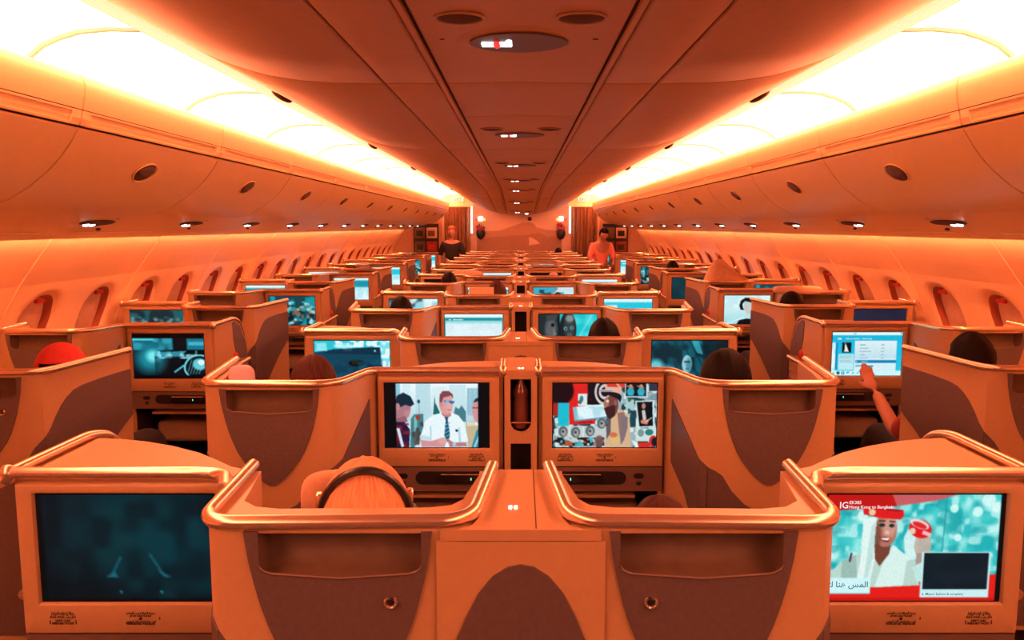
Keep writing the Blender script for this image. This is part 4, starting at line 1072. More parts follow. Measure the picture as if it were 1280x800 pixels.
for k in range(7):
    y = 2.50 + 2.47 * k
    z = ceil_h(0, y); sl = math.atan2(ceil_h(0, y + .1) - ceil_h(0, y - .1), .2)
    r = empty('ceiling_sign', (-.006, y, z)); r.rotation_euler = (sl, 0, 0)
    tag(r, f'oval dark sign with lit white and red symbols in the ceiling strip, {ORD[k]} from camera', 'sign', 'lit signs along the ceiling')
    for name, me in (('frame', S_RING), ('lens', S_LENS), ('lit_symbol', S_LIT), ('red_symbol', S_RED)): link(name, me, r)
    for s in (-1, 1): link('screw_cap', S_HOLE, r, (s * .232, -.02, -.001))
    for s in (-1, 1):
        y2 = y - .275
        q = empty('ceiling_spotlight', (s * .165, y2, ceil_h(.16, y2) - .001)); q.rotation_euler = (sl, 0, 0)
        tag(q, f'small round ceiling spotlight, {SD[s]} of the strip, before the {ORD[k]} lit sign', 'spotlight', 'round spotlights in the ceiling')
        link('cup', R_CUP, q); link('rim', R_RIM, q)

# side walls with window openings, per wall one mesh
WP = [(2.552, .01), (2.572, -.03), (2.60, -.07), (2.70, -.20), (2.80, -.335), (2.90, -.50), (2.965, -.65), (3.01, -.85), (3.03, -1.10), (3.00, -1.45), (2.94, -1.70)]
def wallx(h):
    for (a, b), (c, d) in zip(WP[:-1], WP[1:]):
        if h >= d: return a + (c - a) * (h - b) / (d - b)
    return WP[-1][0]
WH0, WH1 = -.335, -.83     # band that holds the windows
WC = -.60; WRY = .212; WRX = .190
SEAM0 = 4.446; PW = 1.357
def oval(a, rx, ry):
    c, s = math.cos(a), math.sin(a); e = 2 / 2.35
    return rx * math.copysign(abs(c) ** e, c), ry * math.copysign(abs(s) ** e, s)
NA = 40
wn = 0
for s in (-1, 1):
    bm = bmesh.new()
    def P(y, h, push=0): return bm.verts.new((s * (wallx(h) + push), y, EYE + h))
    for k in range(-4, 11):
        ya, yb = SEAM0 + PW * k, SEAM0 + PW * (k + 1)
        if yb > 18.4: yb = 18.4
        g = .004
        xs = [ya + g, (ya + yb) / 2, yb - g]
        for hs in ([.01, -.03, -.07, -.20, WH0], [WH1, -1.10, -1.45, -1.70]):
            V = [[P(y, h) for y in xs] for h in hs]
            for j in range(len(hs) - 1):
                for i in range(2): bm.faces.new((V[j][i], V[j][i + 1], V[j + 1][i + 1], V[j + 1][i]))
        # raised seam bead
        V = [[P(y, h, -dx) for y, dx in ((yb - .012, 0), (yb - .006, .006), (yb + .006, .006), (yb + .012, 0))] for h in [.01, -.03, -.07, -.2, WH0, -.5, -.65, WH1, -1.1, -1.45, -1.70]]
        for j in range(len(V) - 1):
            for i in range(3): bm.faces.new((V[j][i], V[j][i + 1], V[j + 1][i + 1], V[j + 1][i]))
        for q in range(2):
            c0, c1 = ((xs[0], xs[1]), (xs[1], xs[2]))[q]; cy = (c0 + c1) / 2
            if yb - ya < 1.2:
                V = [[P(y, h) for y in (c0, c1)] for h in (WH0, -.5, -.65, WH1)]
                for j in range(3): bm.faces.new((V[j][0], V[j][1], V[j + 1][1], V[j + 1][0]))
                continue
            rings = []
            def rect(a):
                c, sn = math.cos(a), math.sin(a); hx = (c1 - c0) / 2; hy = ((WH0 - WC) if sn > 0 else (WC - WH1))
                t = min(hx / abs(c) if abs(c) > 1e-6 else 1e9, hy / abs(sn) if abs(sn) > 1e-6 else 1e9)
                return cy + c * t, WC + sn * t
            A = [2 * PI * i / NA for i in range(NA)]
            ca = [math.atan2(v, u) % (2 * PI) for u in (1, -1) for v in ()]
            corner = [math.atan2(y, x) % (2 * PI) for x, y in (((c1 - c0) / 2, WH0 - WC), (-(c1 - c0) / 2, WH0 - WC), (-(c1 - c0) / 2, WH1 - WC), ((c1 - c0) / 2, WH1 - WC))]
            for cc in corner:
                j = min(range(NA), key=lambda i: abs(A[i] - cc)); A[j] = cc
            outer = [rect(a) for a in A]
            for f in (0.0, .33, .66, .9, 1.0):
                ring = []
                for i, a in enumerate(A):
                    ox, oy = oval(a, WRX, WRY); px, ph = outer[i]
                    y = px + (cy + ox - px) * f; h = ph + (WC + oy - ph) * f
                    ring.append(P(y, h, .006 if f == 1 else 0))
                rings.append(ring)
            for a_, b_ in zip(rings[:-1], rings[1:]):
                for i in range(NA): bm.faces.new((a_[i], a_[(i + 1) % NA], b_[(i + 1) % NA], b_[i]))
            # the window itself: reveal, pane and drawn shade
            if cy > 3.0:
                wn += 1
                w = bmesh.new(); rg = []
                for f, dp in ((1.0, .006), (.98, .014), (.90, .020), (.87, .036), (.80, .062)):
                    rg.append([w.verts.new((s * (wallx(WC + oval(a, WRX, WRY)[1] * f) + dp), cy + oval(a, WRX, WRY)[0] * f, EYE + WC + oval(a, WRX, WRY)[1] * f)) for a in A])
                for a_, b_ in zip(rg[:-1], rg[1:]):
                    for i in range(NA): w.faces.new((a_[i], a_[(i + 1) % NA], b_[(i + 1) % NA], b_[i])).material_index = 0 if a_ in rg[:2] else 1
                for f in w.faces: f.smooth = True
                wo = link(f'window_{wn}', finish(w, f'window_{wn}', [M_WALL, M_REVEAL], smooth=-1)); tag(wo, kind='structure')
                w = bmesh.new(); w.faces.new([w.verts.new((s * (wallx(WC + oval(a, WRX, WRY)[1] * .79) + .062), cy + oval(a, WRX, WRY)[0] * .79, EYE + WC + oval(a, WRX, WRY)[1] * .79)) for a in A])
                bmesh.ops.triangulate(w, faces=w.faces)
                link('pane', finish(w, 'pane', M_PANE, smooth=-1), wo)
                w = bmesh.new(); w.faces.new([w.verts.new((s * (wallx(WC + oval(a, WRX, WRY)[1] * .83) + .048), cy - .028 + oval(a, WRX, WRY)[0] * .80, EYE + WC + oval(a, WRX, WRY)[1] * .83)) for a in A])
                bmesh.ops.triangulate(w, faces=w.faces)
                sh = link('shade', finish(w, 'shade', M_SHADE, smooth=-1), wo)
                w = bmesh.new(); hx = wallx(WC + WRY * .72) + .036; rbox(w, *sorted((s * (hx - .012), s * (hx + .012))), cy - .035, cy + .055, EYE + WC + WRY * .72 - .012, EYE + WC + WRY * .72 + .012, .004, 1)
                link('shade_handle', finish(w, 'shade_handle', M_RED), sh)
    bmesh.ops.recalc_face_normals(bm, faces=bm.faces)
    for f in bm.faces: f.smooth = True
    o = link('wall_' + SD[s], finish(bm, 'wall', M_WALL, smooth=-1)); tag(o, kind='structure')

bm = bmesh.new(); box(bm, -3.05, 3.05, Y0, 19.0, -.05, 0); o = obj('floor', bm, M_CARPET, smooth=0); tag(o, kind='structure')

# ------------------------------------------------------------------ far end of the cabin
YB = 18.6
bm = bmesh.new(); box(bm, -3.05, 3.05, YB, YB + .06, 0, 2.62); o = obj('wall_front', bm, M_BULK, smooth=0); tag(o, kind='structure')
def flat(name, pts, y, m_, label, cat, group=None, t=.004):
    bm = bmesh.new(); prism(bm, pts, y - t, y, 'xz'); o = obj(name, bm, m_, smooth=0); tag(o, label, cat, group); return o
# dune mural: one picture with its layers
r = empty('dune_mural', (0, YB, 0)); tag(r, 'wide brown desert dune picture on the front bulkhead', 'mural')
def layer(name, pts, d, m_):
    bm = bmesh.new(); prism(bm, pts, -d - .004, -d, 'xz'); obj(name, bm, m_, r, smooth=0)
layer('far_dune', [(-1.02, 1.2), (-1.02, 1.56), (-.8, 1.585), (-.5, 1.60), (-.2, 1.70), (.05, 1.79), (.22, 1.80), (.30, 1.76), (.36, 1.68), (.6, 1.62), (.95, 1.60), (.95, 1.2)], .001, M_DUNE)
layer('near_dune', [(-1.02, .9), (-1.02, 1.38), (-.6, 1.46), (-.2, 1.49), (.1, 1.50), (.42, 1.56), (.50, 1.53), (.62, 1.44), (.95, 1.50), (.95, .9)], .006, M_DUNE2)
layer('sunlit_slope', [(.19, 1.45), (.24, 1.44), (.38, 1.37), (.44, 1.30), (.19, 1.26)], .011, M_BULK)
for s in (-1, 1):
    # flower vase on the wall
    v = empty('wall_vase', (s * .93, YB - .006, 1.60)); tag(v, f'dark oval wall vase of red flowers beside the {SD[s]} curtain', 'vase', 'flower vases on the bulkhead')
    bm = bmesh.new(); ellipsoid(bm, (0, -.05, -.06), (.10, .05, .14), 16, 10); obj('holder', bm, M_BLACK, v)
    for q in range(5):
        bm = bmesh.new()
        c0 = Vector((random.uniform(-.07, .07), -.09, random.uniform(.03, .15)))
        for j in range(6):
            a = j * PI / 3; ellipsoid(bm, c0 + Vector((.022 * math.cos(a), 0, .022 * math.sin(a))), (.02, .012, .02), 8, 6)
        ellipsoid(bm, c0 + Vector((0, -.012, 0)), (.012, .008, .012), 8, 6)
        obj('flower', bm, M_RED if q % 2 == 0 else M_CLOTHR, v)
    bm = bmesh.new()
    for j in range(9):
        a = random.uniform(.2, PI - .2); tube(bm, [(0, -.06, .02), (.07 * math.cos(a), -.06, .02 + .09 * math.sin(a)), (.12 * math.cos(a), -.07, .02 + .15 * math.sin(a))], [.006, .014, .003], 5)
    obj('leaves', bm, M_BLACK, v)
    # small lit signs
    e = empty('lit_sign', (s * .93, YB - .004, 1.875)); tag(e, f'small white lit sign above the {SD[s]} wall vase', 'sign', 'lit signs on the bulkhead')
    bm = bmesh.new(); rbox(bm, -.05, .05, -.02, .0, -.045, .045, .008, 1); obj('panel', bm, M_WHITEL, e)
    bm = bmesh.new(); ellipsoid(bm, (s * .10, -.008, -.02), (.028, .01, .03), 10, 6); obj('red_lamp', bm, M_REDL, e)
    bm = bmesh.new(); ellipsoid(bm, (-s * .09, -.008, -.02), (.028, .01, .03), 10, 6); obj('yellow_lamp', bm, M_YELL, e)
    # curtain
    bm = bmesh.new(); n = 60; x0, x1 = 1.13, 1.74
    V = []
    for z, sq in ((2.135, 1.0), (1.7, 1.0), (1.25, .98), (.7, 1.0), (.05, 1.0)):
        V.append([bm.verts.new((s * (x0 + (x1 - x0) * sq * i / n + (.015 * math.sin(i * .3) if z < 2 else 0)), 18.1 + .038 * math.sin(i * .75) + .012 * math.sin(i * 1.9 + z), z)) for i in range(n + 1)])
    for a, b in zip(V[:-1], V[1:]):
        for i in range(n): bm.faces.new((a[i], a[i + 1], b[i + 1], b[i]))
    bmesh.ops.solidify(bm, geom=bm.faces[:], thickness=.006)
    o = obj('curtain', bm, M_CURTAIN); tag(o, f'pleated gold-brown curtain hanging at the end of the {SD[s]} aisle', 'curtain', 'aisle curtains')
    # valance over the aisle with exit sign
    bm = bmesh.new()
    prism(bm, [(s * 1.06, EYE + .44), (s * 1.80, EYE + .44), (s * 1.82, EYE + .60), (s * 1.70, EYE + .70), (s * 1.5, EYE + .74), (s * 1.06, EYE + .80)], 18.0, 18.06, 'xz')
    o = obj(f'trim_{7 if s < 0 else 8}', bm, M_BIN); tag(o, kind='structure')
    e = empty('exit_sign', (s * 1.40, 18.0, EYE + .60)); tag(e, f'pale EXIT sign with red letters over the {SD[s]} curtain', 'sign', 'exit signs over the curtains')
    bm = bmesh.new(); rbox(bm, -.13, .13, -.03, 0, -.055, .055, .01, 1); obj('panel', bm, mat('exit_panel_' + SD[s], (.9, .6, .5), .5, emis=(1, .62, .48), es=.55), e)
    bm = bmesh.new(); add_text(bm, 'EXIT', 0, -.03, -.031, h=.085, align='c', bold=.02); obj('lettering', bm, M_REDL, e, smooth=-1)
    # bright strip at the curtain edge
    bm = bmesh.new(); box(bm, *sorted((s * 1.085, s * 1.12)), 18.02, 18.06, 1.55, 2.141); o = obj('edge_lamp', bm, M_WHITEL, smooth=0)
    o.scale = (1, 1, 1); tag(o, f'narrow bright lamp at the inner edge of the {SD[s]} curtain', 'lamp', 'lamps at the curtain edges')
    # magazine rack at the wall end
    mr = empty('magazine_rack', (s * 2.16, 18.3, 0)); tag(mr, f'dark wall rack of magazines at the far end of the {SD[s]} aisle', 'magazine rack', 'magazine racks')
    bm = bmesh.new(); box(bm, -.29, .29, 0, .28, 1.05, 1.76); obj('case', bm, M_BLACK, mr, bevel=.01)
    for i in range(2):
        for j in range(2):
            bm = bmesh.new(); rbox(bm, -.26 + .27 * i, -.02 + .27 * i, -.03, 0.0, 1.12 + .31 * j, 1.36 + .31 * j, .008, 1, rx=.08)
            g = obj('magazine', bm, [M_DARK, M_CLOTHR, M_CTRL, M_CARD][(i + 2 * j) % 4], mr)
            bm = bmesh.new(); box(bm, -.22 + .27 * i, -.07 + .27 * i, -.040, -.036, 1.17 + .31 * j, 1.29 + .31 * j); obj('cover_picture', bm, [M_BLACK, M_RED, M_BLACK, M_CTRL][(i + 2 * j + (1 if s > 0 else 0)) % 4], g, smooth=0)
    # far partition beside the rack
    bm = bmesh.new(); box(bm, *sorted((s * 1.80, s * 3.0)), 18.32, 18.36, 0, 2.3); o = obj(f'trim_{9 if s < 0 else 10}', bm, M_DUNE, smooth=0); tag(o, kind='structure')
flat('smoke_sensor', [(.16, 1.83), (.25, 1.83), (.25, 1.91), (.16, 1.91)], YB, M_BLACK, 'small black square fitting high on the bulkhead', 'sensor', t=.02)
bm = bmesh.new(); ellipsoid(bm, (.13, 17.9, ceil_h(.13, 17.9) - .01), (.035, .035, .015), 12, 6); o = obj('ceiling_lamp', bm, M_WHITEL); tag(o, 'single round white lamp at the far end of the ceiling', 'lamp')

# ------------------------------------------------------------------ people
def skin_mesh(nodes, edges, sub=2):
    """nodes: name -> (co, radius); connected skeleton grown with the Skin modifier"""
    names = list(nodes)
    me = bpy.data.meshes.new('sk'); me.from_pydata([nodes[n][0] for n in names], [(names.index(a), names.index(b)) for a, b in edges], [])
    o = bpy.data.objects.new('sk', me); COL.objects.link(o)
    md = o.modifiers.new('s', 'SKIN'); md.use_smooth_shade = True
    for i, n in enumerate(names):
        r = nodes[n][1]; rr = (r, r) if not isinstance(r, tuple) else r
        me.skin_vertices[0].data[i].radius = rr; me.skin_vertices[0].data[i].use_root = (i == 0)
    sb = o.modifiers.new('u', 'SUBSURF'); sb.levels = sub
    bpy.context.view_layer.update()
    ev = o.evaluated_get(bpy.context.evaluated_depsgraph_get()); out = bpy.data.meshes.new_from_object(ev)
    bpy.data.objects.remove(o); bpy.data.meshes.remove(me)
    return out

def remesh(meshes, name, m_, vox):
    bm = bmesh.new()
    for me in meshes: bm.from_mesh(me); bpy.data.meshes.remove(me)
    me = bpy.data.meshes.new('rm'); bm.to_mesh(me); bm.free()
    o = bpy.data.objects.new('rm', me); COL.objects.link(o)
    md = o.modifiers.new('r', 'REMESH'); md.mode = 'VOXEL'; md.voxel_size = vox; md.use_smooth_shade = True
    sm = o.modifiers.new('sm', 'SMOOTH'); sm.iterations = 3; sm.factor = .5
    bpy.context.view_layer.update()
    ev = o.evaluated_get(bpy.context.evaluated_depsgraph_get()); out = bpy.data.meshes.new_from_object(ev)
    bpy.data.objects.remove(o); bpy.data.meshes.remove(me)
    out.name = name; out.materials.clear(); out.materials.append(m_)
    return out

def head_mesh(c, R, sc=1.0):
    """head facing +Y before rotation R, centre c; nose, eye hollows, lips, ears, jaw"""
    bm = bmesh.new()
    def f(p):
        x, y, z = p
        w = 1.0
        if z < -.1: w = 1 - .42 * min(1, (-z - .1) / .9)             # jaw
        x *= w
        if y > 0:
            y *= (1 - .10 * max(0, -z))
            fr = math.exp(-(x * 4.2) ** 2)
            y += .20 * fr * math.exp(-((z + .12) * 5.5) ** 2)          # nose
            y += .07 * fr * math.exp(-((z - .03) * 6) ** 2)
            for e in (-.38, .38): y -= .10 * math.exp(-((x - e) * 6) ** 2 - ((z - .06) * 8) ** 2)   # eye hollows
            y += .06 * math.exp(-(x * 3.2) ** 2 - ((z + .46) * 13) ** 2); y -= .035 * math.exp(-(x * 3.2) ** 2 - ((z + .50) * 30) ** 2)
            y += .06 * math.exp(-(x * 4) ** 2 - ((z + .82) * 6) ** 2)  # chin
        else:
            y *= 1.0 + .06 * max(0, z)
        return Vector((x, y, z))
    ellipsoid(bm, (0, 0, 0), (.075 * sc, .096 * sc, .118 * sc), 40, 30, fn=f)
    for s in (-1, 1):
        ellipsoid(bm, (s * .075 * sc, -.008 * sc, -.005), (.012 * sc, .022 * sc, .032 * sc), 10, 8)
    bmesh.ops.transform(bm, matrix=Matrix.Translation(c) @ R.to_4x4(), verts=bm.verts)
    me = bpy.data.meshes.new('h'); bm.to_mesh(me); bm.free(); return me

def hand(wrist, d, up, s, curl=.4):
    """palm and five fingers as one small skinned tree each, rooted at the wrist"""
    wrist = Vector(wrist); d = Vector(d).normalized(); up = Vector(up).normalized(); side = d.cross(up).normalized() * s
    out = []
    N = {'w': (wrist, (.024, .018)), 'p': (wrist + d * .045, (.036, .014)), 'k': (wrist + d * .085, (.038, .012))}
    out.append(skin_mesh(N, [('w', 'p'), ('p', 'k')], 1))
    for i, (o, L) in enumerate(((-.028, .070), (-.009, .080), (.010, .075), (.028, .058))):
        b = wrist + d * .08 + side * o; pts = [b]; dd = d.copy()
        for q in range(3):
            dd = (dd - up * curl * .55).normalized(); pts.append(pts[-1] + dd * L / 3)
        N = {f'f{q}': (pts[q], .0095 - .0012 * q) for q in range(4)}
        out.append(skin_mesh(N, [('f0', 'f1'), ('f1', 'f2'), ('f2', 'f3')], 1))
    b = wrist + d * .025 - side * .024; td = (d * .7 - side * .7 - up * .2).normalized()
    N = {'t0': (b, .013), 't1': (b + td * .032, .011), 't2': (b + td * .032 + (d * .9 - side * .3 - up * .2).normalized() * .028, .009)}
    out.append(skin_mesh(N, [('t0', 't1'), ('t1', 't2')], 1))
    return out

def body(joints, headR, skin, vox, name='body', arms=True, head_c=None, hsc=1.0, handup=(0, 0, 1), curl=.5):
    J = joints
    E = [('pelvis', 'waist'), ('waist', 'chest'), ('chest', 'neck'), ('neck', 'skull')]
    for s in 'LR':
        E += [('chest', 'sh' + s), ('sh' + s, 'el' + s), ('el' + s, 'wr' + s), ('pelvis', 'hip' + s), ('hip' + s, 'kn' + s), ('kn' + s, 'an' + s), ('an' + s, 'toe' + s)]
    ms = [skin_mesh(J, E, 2), head_mesh(head_c, headR, hsc)]
    for s, q in (('L', -1), ('R', 1)):
        wv = Vector(J['wr' + s][0]); d = wv - Vector(J['el' + s][0])
        up = Vector(handup); up = (up - d.normalized() * up.dot(d.normalized()))
        if up.length < .1: up = Vector((q, 0, 0))
        ms += hand(wv, d, up, q, curl)
    return remesh(ms, name, skin, vox)

def cloth(joints, edges, grow, name, m_, vox, root=None):
    N = {}
    use = []
    for a, b in edges:
        for n in (a, b):
            if n not in use: use.append(n)
    for n in use:
        c, r = joints[n]; r = r if isinstance(r, tuple) else (r, r)
        N[n] = (c, (r[0] + grow, r[1] + grow))
    return remesh([skin_mesh(N, edges, 2)], name, m_, vox)

# seated passenger (origin at the top of the head)
def seated_joints(armpose=None):
    J = {'pelvis': ((0, .36, -.64), (.15, .11)), 'waist': ((0, .27, -.50), (.135, .10)), 'chest': ((0, .12, -.34), (.155, .10)), 'neck': ((0, .05, -.235), .052), 'skull': ((0, .045, -.14), .06)}
    for s, q in (('L', -1), ('R', 1)):
        J['sh' + s] = ((q * .155, .11, -.32), .052); J['el' + s] = ((q * .165, .25, -.56), .040); J['wr' + s] = ((q * .09, .46, -.55), .026)
        J['hip' + s] = ((q * .09, .42, -.65), .085); J['kn' + s] = ((q * .10, .80, -.60), .062); J['an' + s] = ((q * .10, 1.0, -.98), .042); J['toe' + s] = ((q * .10, 1.13, -1.01), .035)
    if armpose:
        for k, v in armpose.items(): J[k] = (v, J[k][1])
    return J
HC = Vector((0, .05, -.120))
I3 = Matrix.Identity(3)
SJ = seated_joints()
TOPE = [('pelvis', 'waist'), ('waist', 'chest'), ('chest', 'shL'), ('shL', 'elL'), ('chest', 'shR'), ('shR', 'elR')]
LEGE = [('pelvis', 'hipL'), ('hipL', 'knL'), ('knL', 'anL'), ('pelvis', 'hipR'), ('hipR', 'knR'), ('knR', 'anR')]
B_SEAT = body(SJ, I3, M_SKIN2, .009, head_c=HC)
SH_SEAT = cloth(SJ, TOPE, .014, 'shirt', M_CLOTHG, .012)
TR_SEAT = cloth(SJ, LEGE, .014, 'trousers', M_CLOTHK, .012)

def hair_mesh(m_, c=HC, sc=1.0, wide=1.0, long=0, R=I3, name='hair', seed=1, low=-.35, rough=.012):
    rr = np.random.RandomState(seed); ph = rr.rand(6) * 6.28
    bm = bmesh.new()
    def f(p):
        x, y, z = p
        a = math.atan2(y, x)
        n = rough * (math.sin(7 * a + ph[0] + 3 * z) + .6 * math.sin(13 * a + ph[1] - 5 * z) + .5 * math.sin(9 * z + ph[2] + 4 * a))
        k = 1 + n * (1 - .5 * abs(z))
        if y > .25 and z < .45: k *= .80 if z > .1 else .72          # face left free
        if z < 0 and long: k *= 1 + .05 * abs(z)
        return Vector((x * k, y * k, (z if z > 0 else z * (1 + long)) * k))
    ellipsoid(bm, (0, -.006, .008), (.083 * sc * wide, .103 * sc, .123 * sc), 36, 24, fn=f)
    cut = low * .12 * sc
    vs = [v for v in bm.verts if (v.co.y > .035 and v.co.z < .045 * sc) or (v.co.z < cut - long * .12)]
    bmesh.ops.delete(bm, geom=vs, context='VERTS')
    bmesh.ops.transform(bm, matrix=Matrix.Translation(c) @ R.to_4x4(), verts=bm.verts)
    bmesh.ops.solidify(bm, geom=bm.faces[:], thickness=.006)
    return finish(bm, name, m_, smooth=180)

def eyes_mesh(c, R, sc=1.0):
    bm = bmesh.new()
    for s in (-1, 1):
        ellipsoid(bm, (s * .029 * sc, .083 * sc, .006 * sc), (.0115 * sc, .007 * sc, .0065 * sc), 10, 8)
    bmesh.ops.transform(bm, matrix=Matrix.Translation(c) @ R.to_4x4(), verts=bm.verts)
    return finish(bm, 'eyes', M_BLACK)
EYES = eyes_mesh(HC, I3)

H = {'k1': hair_mesh(M_HAIRK, seed=1), 'k2': hair_mesh(M_HAIRK, wide=1.15, long=.9, seed=2), 'k3': hair_mesh(M_HAIRK, wide=1.05, seed=3, rough=.02), 'b1': hair_mesh(M_HAIRB, seed=4), 'b2': hair_mesh(M_HAIRB, wide=1.1, long=.8, seed=5), 'y1': hair_mesh(M_HAIRY, sc=1.06, wide=1.12, long=.5, seed=6, rough=.02)}
def passenger(x, y, ztop, hair, label, rz=0, sc=1.0, body_me=None, shirt=None, legs=None):
    r = empty('person', (x, y, ztop), rz); r.scale = (sc, sc, sc)
    tag(r, label, 'person', 'seated passengers')
    b = link('body', body_me or B_SEAT, r); link('shirt', shirt or SH_SEAT, b); link('trousers', legs or TR_SEAT, b); link('eyes', EYES, b)
    if hair: link('hair', H[hair], b)
    return r, b
p1, b1 = passenger(-.345, 1.70, 1.165, 'y1', 'passenger with blond hair and black headphones in the nearest left seat', .15)
# headphones over the blond head
hp = empty('headphones', (-.345, 1.70, 1.165), .15); tag(hp, 'black headphones worn over the blond head in the nearest left seat', 'headphones')
bm = bmesh.new(); tube(bm, [(.098 * math.cos(a), .030 - .03 * math.sin(a), -.120 + .128 * math.sin(a)) for a in [PI * k / 24 for k in range(25)]], .009, 8)
for v in bm.verts: v.co.y = .03 + (v.co.y - .03) * 1.5
obj('band', bm, M_BLACK, hp)
for s in (-1, 1):
    bm = bmesh.new(); ellipsoid(bm, (s * .100, .045, -.135), (.024, .038, .045), 14, 10); obj('ear_cup', bm, M_BLACK, hp)
    bm = bmesh.new(); rbox(bm, *sorted((s * .093, s * .108)), .024, .046, -.085, -.055, .003, 1); obj('hinge', bm, M_GOLD, hp)
passenger(.315, 1.74, 1.070, 'b1', 'passenger with short brown hair sunk low in the nearest right seat', -.2)
passenger(-.80, 3.02, 1.195, 'b2', 'passenger with reddish brown hair by the left aisle, before the dark lagoon screen', .2)
passenger(.80, 3.04, 1.215, 'k2', 'passenger with wide black hair by the right aisle, before the cave face screen', -.1, 1.05)
ARM = seated_joints({'shL': (-.155, .14, -.33), 'elL': (-.135, .35, -.49), 'wrL': (-.165, .52, -.335)})
def shifted(J, q):
    for n in J:
        (x, y, z), r = J[n]
        d = .09 if n[:2] in ('pe', 'hi', 'kn', 'an', 'to') else .07 if n[:2] == 'wa' else .045 if n[:2] in ('ch', 'sh') else 0
        if n[:2] in ('el', 'wr') and x * q < 0 and J is not ARM: d = .05
        J[n] = ((x + q * d, y, z), r)
    return J
ARM = shifted(ARM, 1)
TR_ARM = cloth(ARM, LEGE, .014, 'trousers', M_CLOTHK, .012)
LEAN = shifted(seated_joints({'shR': (.125, .11, -.32), 'elR': (.10, .25, -.56), 'wrR': (.05, .42, -.55)}), -1)
B_LEAN = body(LEAN, I3, M_SKIN2, .009, head_c=HC); S_LEAN = cloth(LEAN, TOPE, .014, 'shirt', M_CLOTHG, .012); TR_LEAN = cloth(LEAN, LEGE, .014, 'trousers', M_CLOTHK, .012)
B_ARM = body(ARM, I3, M_SKIN2, .009, name='body', head_c=HC, handup=(0, 1, 0)); S_ARM = cloth(ARM, TOPE, .014, 'shirt', M_CLOTHR, .012)
passenger(1.97, 3.40, 1.232, 'k3', 'passenger with black hair by the right windows, forearm raised towards the music menu', 0, 1.08, B_ARM, S_ARM, TR_ARM)
p6, b6 = passenger(-1.955, 3.30, 1.20, 'k1', 'passenger in a red cap by the left windows, before the car headlight screen', 0, 1.0, B_LEAN, S_LEAN, TR_LEAN)
bm = bmesh.new()
ellipsoid(bm, HC + Vector((0, -.005, .020)), (.096, .114, .112), 28, 18)
vs = [v for v in bm.verts if v.co.z < HC.z + .0 or (v.co.y < HC.y - .06 and abs(v.co.x - .012) < .05 and v.co.z < HC.z + .040)]
bmesh.ops.delete(bm, geom=vs, context='VERTS'); bmesh.ops.solidify(bm, geom=bm.faces[:], thickness=.006)
rbox(bm, -.065, .065, HC.y + .09, HC.y + .17, HC.z + .02, HC.z + .028, .003, 1)
obj('cap', bm, M_RED, b6)
passenger(.445, 4.18, 1.205, 'k3', 'passenger with thick black hair in the inner right seat, before the two-faces screen', 0)
passenger(-.835, 5.5, 1.208, 'k1', 'passenger with black hair by the left aisle, before the pale pink screen', 0)
passenger(2.005, 5.85, 1.212, 'k3', 'passenger with black hair by the right windows, beside the sky-and-man screen', 0)
passenger(-.20, 6.62, 1.24, 'b1', 'passenger with short brown hair in the inner left seat, behind a buff folded card', 0)
passenger(-.72, 7.95, 1.238, 'k1', 'passenger with black hair by the left aisle, in the sixth row', 0)
p13, b13 = passenger(.374, 9.08, 1.185, None, 'bald passenger in the inner right seat, seventh row', 0)
passenger(.80, 17.0, 1.24, 'k1', 'passenger with black hair in the farthest row, right of centre', 0)
passenger(2.045, 10.7, 1.23, 'k3', 'passenger with black hair by the right windows, far down the cabin', 0)
passenger(-2.10, 15.6, 1.16, 'k1', 'passenger with black hair by the left windows, near the far magazine rack', 0)

# standing people
def standing(q=1, bend=0, armsout=0):
    J = {'pelvis': ((0, 0, .93), (.155, .11)), 'waist': ((0, .0, 1.10), (.13, .10)), 'chest': ((0, .0 - bend * .05, 1.30), (.155, .105)), 'neck': ((0, -bend * .10, 1.44), .048), 'skull': ((0, -bend * .15, 1.52), .058)}
    for s, w in (('L', -1), ('R', 1)):
        J['sh' + s] = ((w * .175, -bend * .05, 1.35), .055); J['el' + s] = ((w * .245, -.02 - armsout * .08, 1.09), .042); J['wr' + s] = ((w * (.25 - armsout * .10), -.06 - armsout * .24, .87 + armsout * .15), .027)
        J['hip' + s] = ((w * .09, 0, .88), .09); J['kn' + s] = ((w * .10, -.01, .48), .06); J['an' + s] = ((w * .10, .02, .09), .042); J['toe' + s] = ((w * .11, -.12, .04), .035)
    return J
def stand(loc, J, headR, hc, skin, hair, top_edges, topm, bottom_m, label, rz=0, skirt=False):
    r = empty('person', loc, rz); tag(r, label, 'person')
    b = link('body', body(J, headR, skin, .010, head_c=hc, handup=(0, -1, 0)), r)
    link('top', cloth(J, top_edges, .014, 'top', topm, .012), b)
    link('trousers', cloth(J, LEGE, .016, 'trousers', bottom_m, .012), b)
    link('hair', hair, b); link('eyes', eyes_mesh(hc, headR), b)
    bm = bmesh.new()
    for n in ('L', 'R'):
        t = Vector(J['toe' + n][0]); a = Vector(J['an' + n][0]); ellipsoid(bm, ((t.x + a.x) / 2, (t.y + a.y) / 2 - .02, .045), (.048, .13, .045), 12, 8)
    obj('shoes', bm, M_CLOTHK, b)
    return r
FACE = Matrix.Rotation(PI, 3, 'Z')           # faces the camera (-Y)
J1 = standing()
hc1 = Vector((0, -.02, 1.58))
SLEEVE = TOPE
stand((-1.40, 16.3, 0), J1, FACE, hc1, M_SKIN, hair_mesh(M_HAIRR, c=hc1, sc=1.06, wide=1.15, long=.95, R=FACE, seed=8, low=-.6), SLEEVE, M_CLOTHK, M_CLOTHK, 'woman with auburn hair and black top standing in the left aisle')
J2 = standing(bend=1.0, armsout=1.0)
hc2 = Vector((0, -.19, 1.555)); R2 = Matrix.Rotation(PI, 3, 'Z') @ Matrix.Rotation(-.55, 3, 'X')
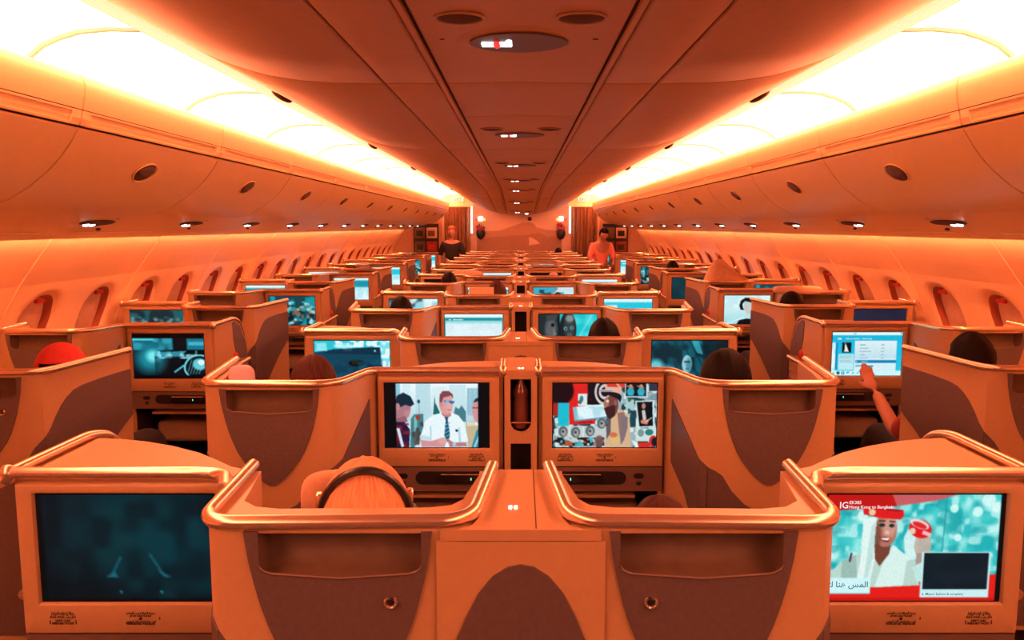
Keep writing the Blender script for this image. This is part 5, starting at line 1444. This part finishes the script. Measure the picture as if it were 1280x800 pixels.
stand((1.49, 15.0, 0), J2, R2, hc2, M_SKIN2, hair_mesh(M_HAIRK, c=hc2, sc=1.04, R=R2, seed=9), SLEEVE, M_CLOTHS, M_CLOTHR, 'attendant in salmon top, dark hair, looking down in the right aisle', .25)

# ------------------------------------------------------------------ loose things on the seats
def soft(name, loc, r, m_, label, cat, rz=0, rx=0, group=None):
    bm = bmesh.new()
    def f(p):
        e = .55
        return Vector([math.copysign(abs(c) ** e, c) for c in p])
    ellipsoid(bm, (0, 0, 0), r, 24, 14, fn=f)
    bmesh.ops.rotate(bm, cent=(0, 0, 0), matrix=Matrix.Rotation(rz, 3, 'Z') @ Matrix.Rotation(rx, 3, 'X'), verts=bm.verts)
    o = obj(name, bm, m_, smooth=180); o.location = loc; tag(o, label, cat, group); return o
soft('pillow', (-1.075, 3.02, 1.10), (.05, .04, .07), M_PILLOW, 'lilac pillow propped inside the left aisle seat, second row', 'pillow', .2, -.3)
soft('pillow', (-.44, 1.85, 1.035), (.085, .04, .085), M_BLANKET, 'orange-tan pillow leaning beside the blond passenger in headphones', 'pillow', .35, -.2)
soft('pillow', (-.62, 9.12, 1.10), (.2, .06, .10), M_BLANKET, 'tan pillow on top of the left aisle seat, before the far dark screen', 'pillow')
bm = bmesh.new(); rbox(bm, -.30, -.10, -.004, .004, 0, .11, .002, 1, rx=.15, pivot=(0, 0, 0)); o = obj('folded_card', bm, M_CARD); o.location = (-.12, 6.48, 1.10); tag(o, 'buff folded card standing on the inner left seat, fifth row', 'card')
# draped blanket peak in the right window column
bm = bmesh.new()
base = [(-.24, 0, 0), (.26, 0, 0), (.26, .16, 0), (-.24, .16, 0)]; top = [(-.13, .05, .24), (-.06, .05, .25), (-.06, .11, .25), (-.13, .11, .24)]
A = [bm.verts.new(p) for p in base]; B = [bm.verts.new(p) for p in top]
bm.faces.new(A[::-1]); bm.faces.new(B)
for i in range(4): bm.faces.new((A[i], A[(i + 1) % 4], B[(i + 1) % 4], B[i]))
bmesh.ops.subdivide_edges(bm, edges=bm.edges[:], cuts=3, use_grid_fill=True)
for v in bm.verts: v.co += Vector((random.uniform(-.006, .006), random.uniform(-.006, .006), random.uniform(-.006, .006)))
o = obj('blanket', bm, M_BLANKET, smooth=180); o.location = (2.08, 7.98, 1.12); tag(o, 'tan blanket peaked over a seat shell in the right window column', 'blanket')
soft('pillow', (2.30, 6.62, 1.175), (.20, .07, .035), M_CARD, 'buff pillow lying on a seat top by the right windows', 'pillow')

# ------------------------------------------------------------------ light, world, camera
w = bpy.data.worlds.new('World'); SC.world = w; w.use_nodes = True
w.node_tree.nodes['Background'].inputs[0].default_value = (.9, .30, .12, 1); w.node_tree.nodes['Background'].inputs[1].default_value = .05
SC.view_settings.view_transform = 'Standard'; SC.view_settings.look = 'None'
SC.view_settings.exposure = 0; SC.view_settings.gamma = 1

cam = bpy.data.cameras.new('camera'); cam.sensor_width = 36; cam.lens = 997 / 1280 * 36
cam.shift_x = -11 / 1280; cam.clip_start = .05; cam.clip_end = 100
co = bpy.data.objects.new('camera', cam); COL.objects.link(co)
co.location = (0, 0, EYE); co.rotation_euler = (PI / 2 - .1169, 0, 0)
SC.camera = co
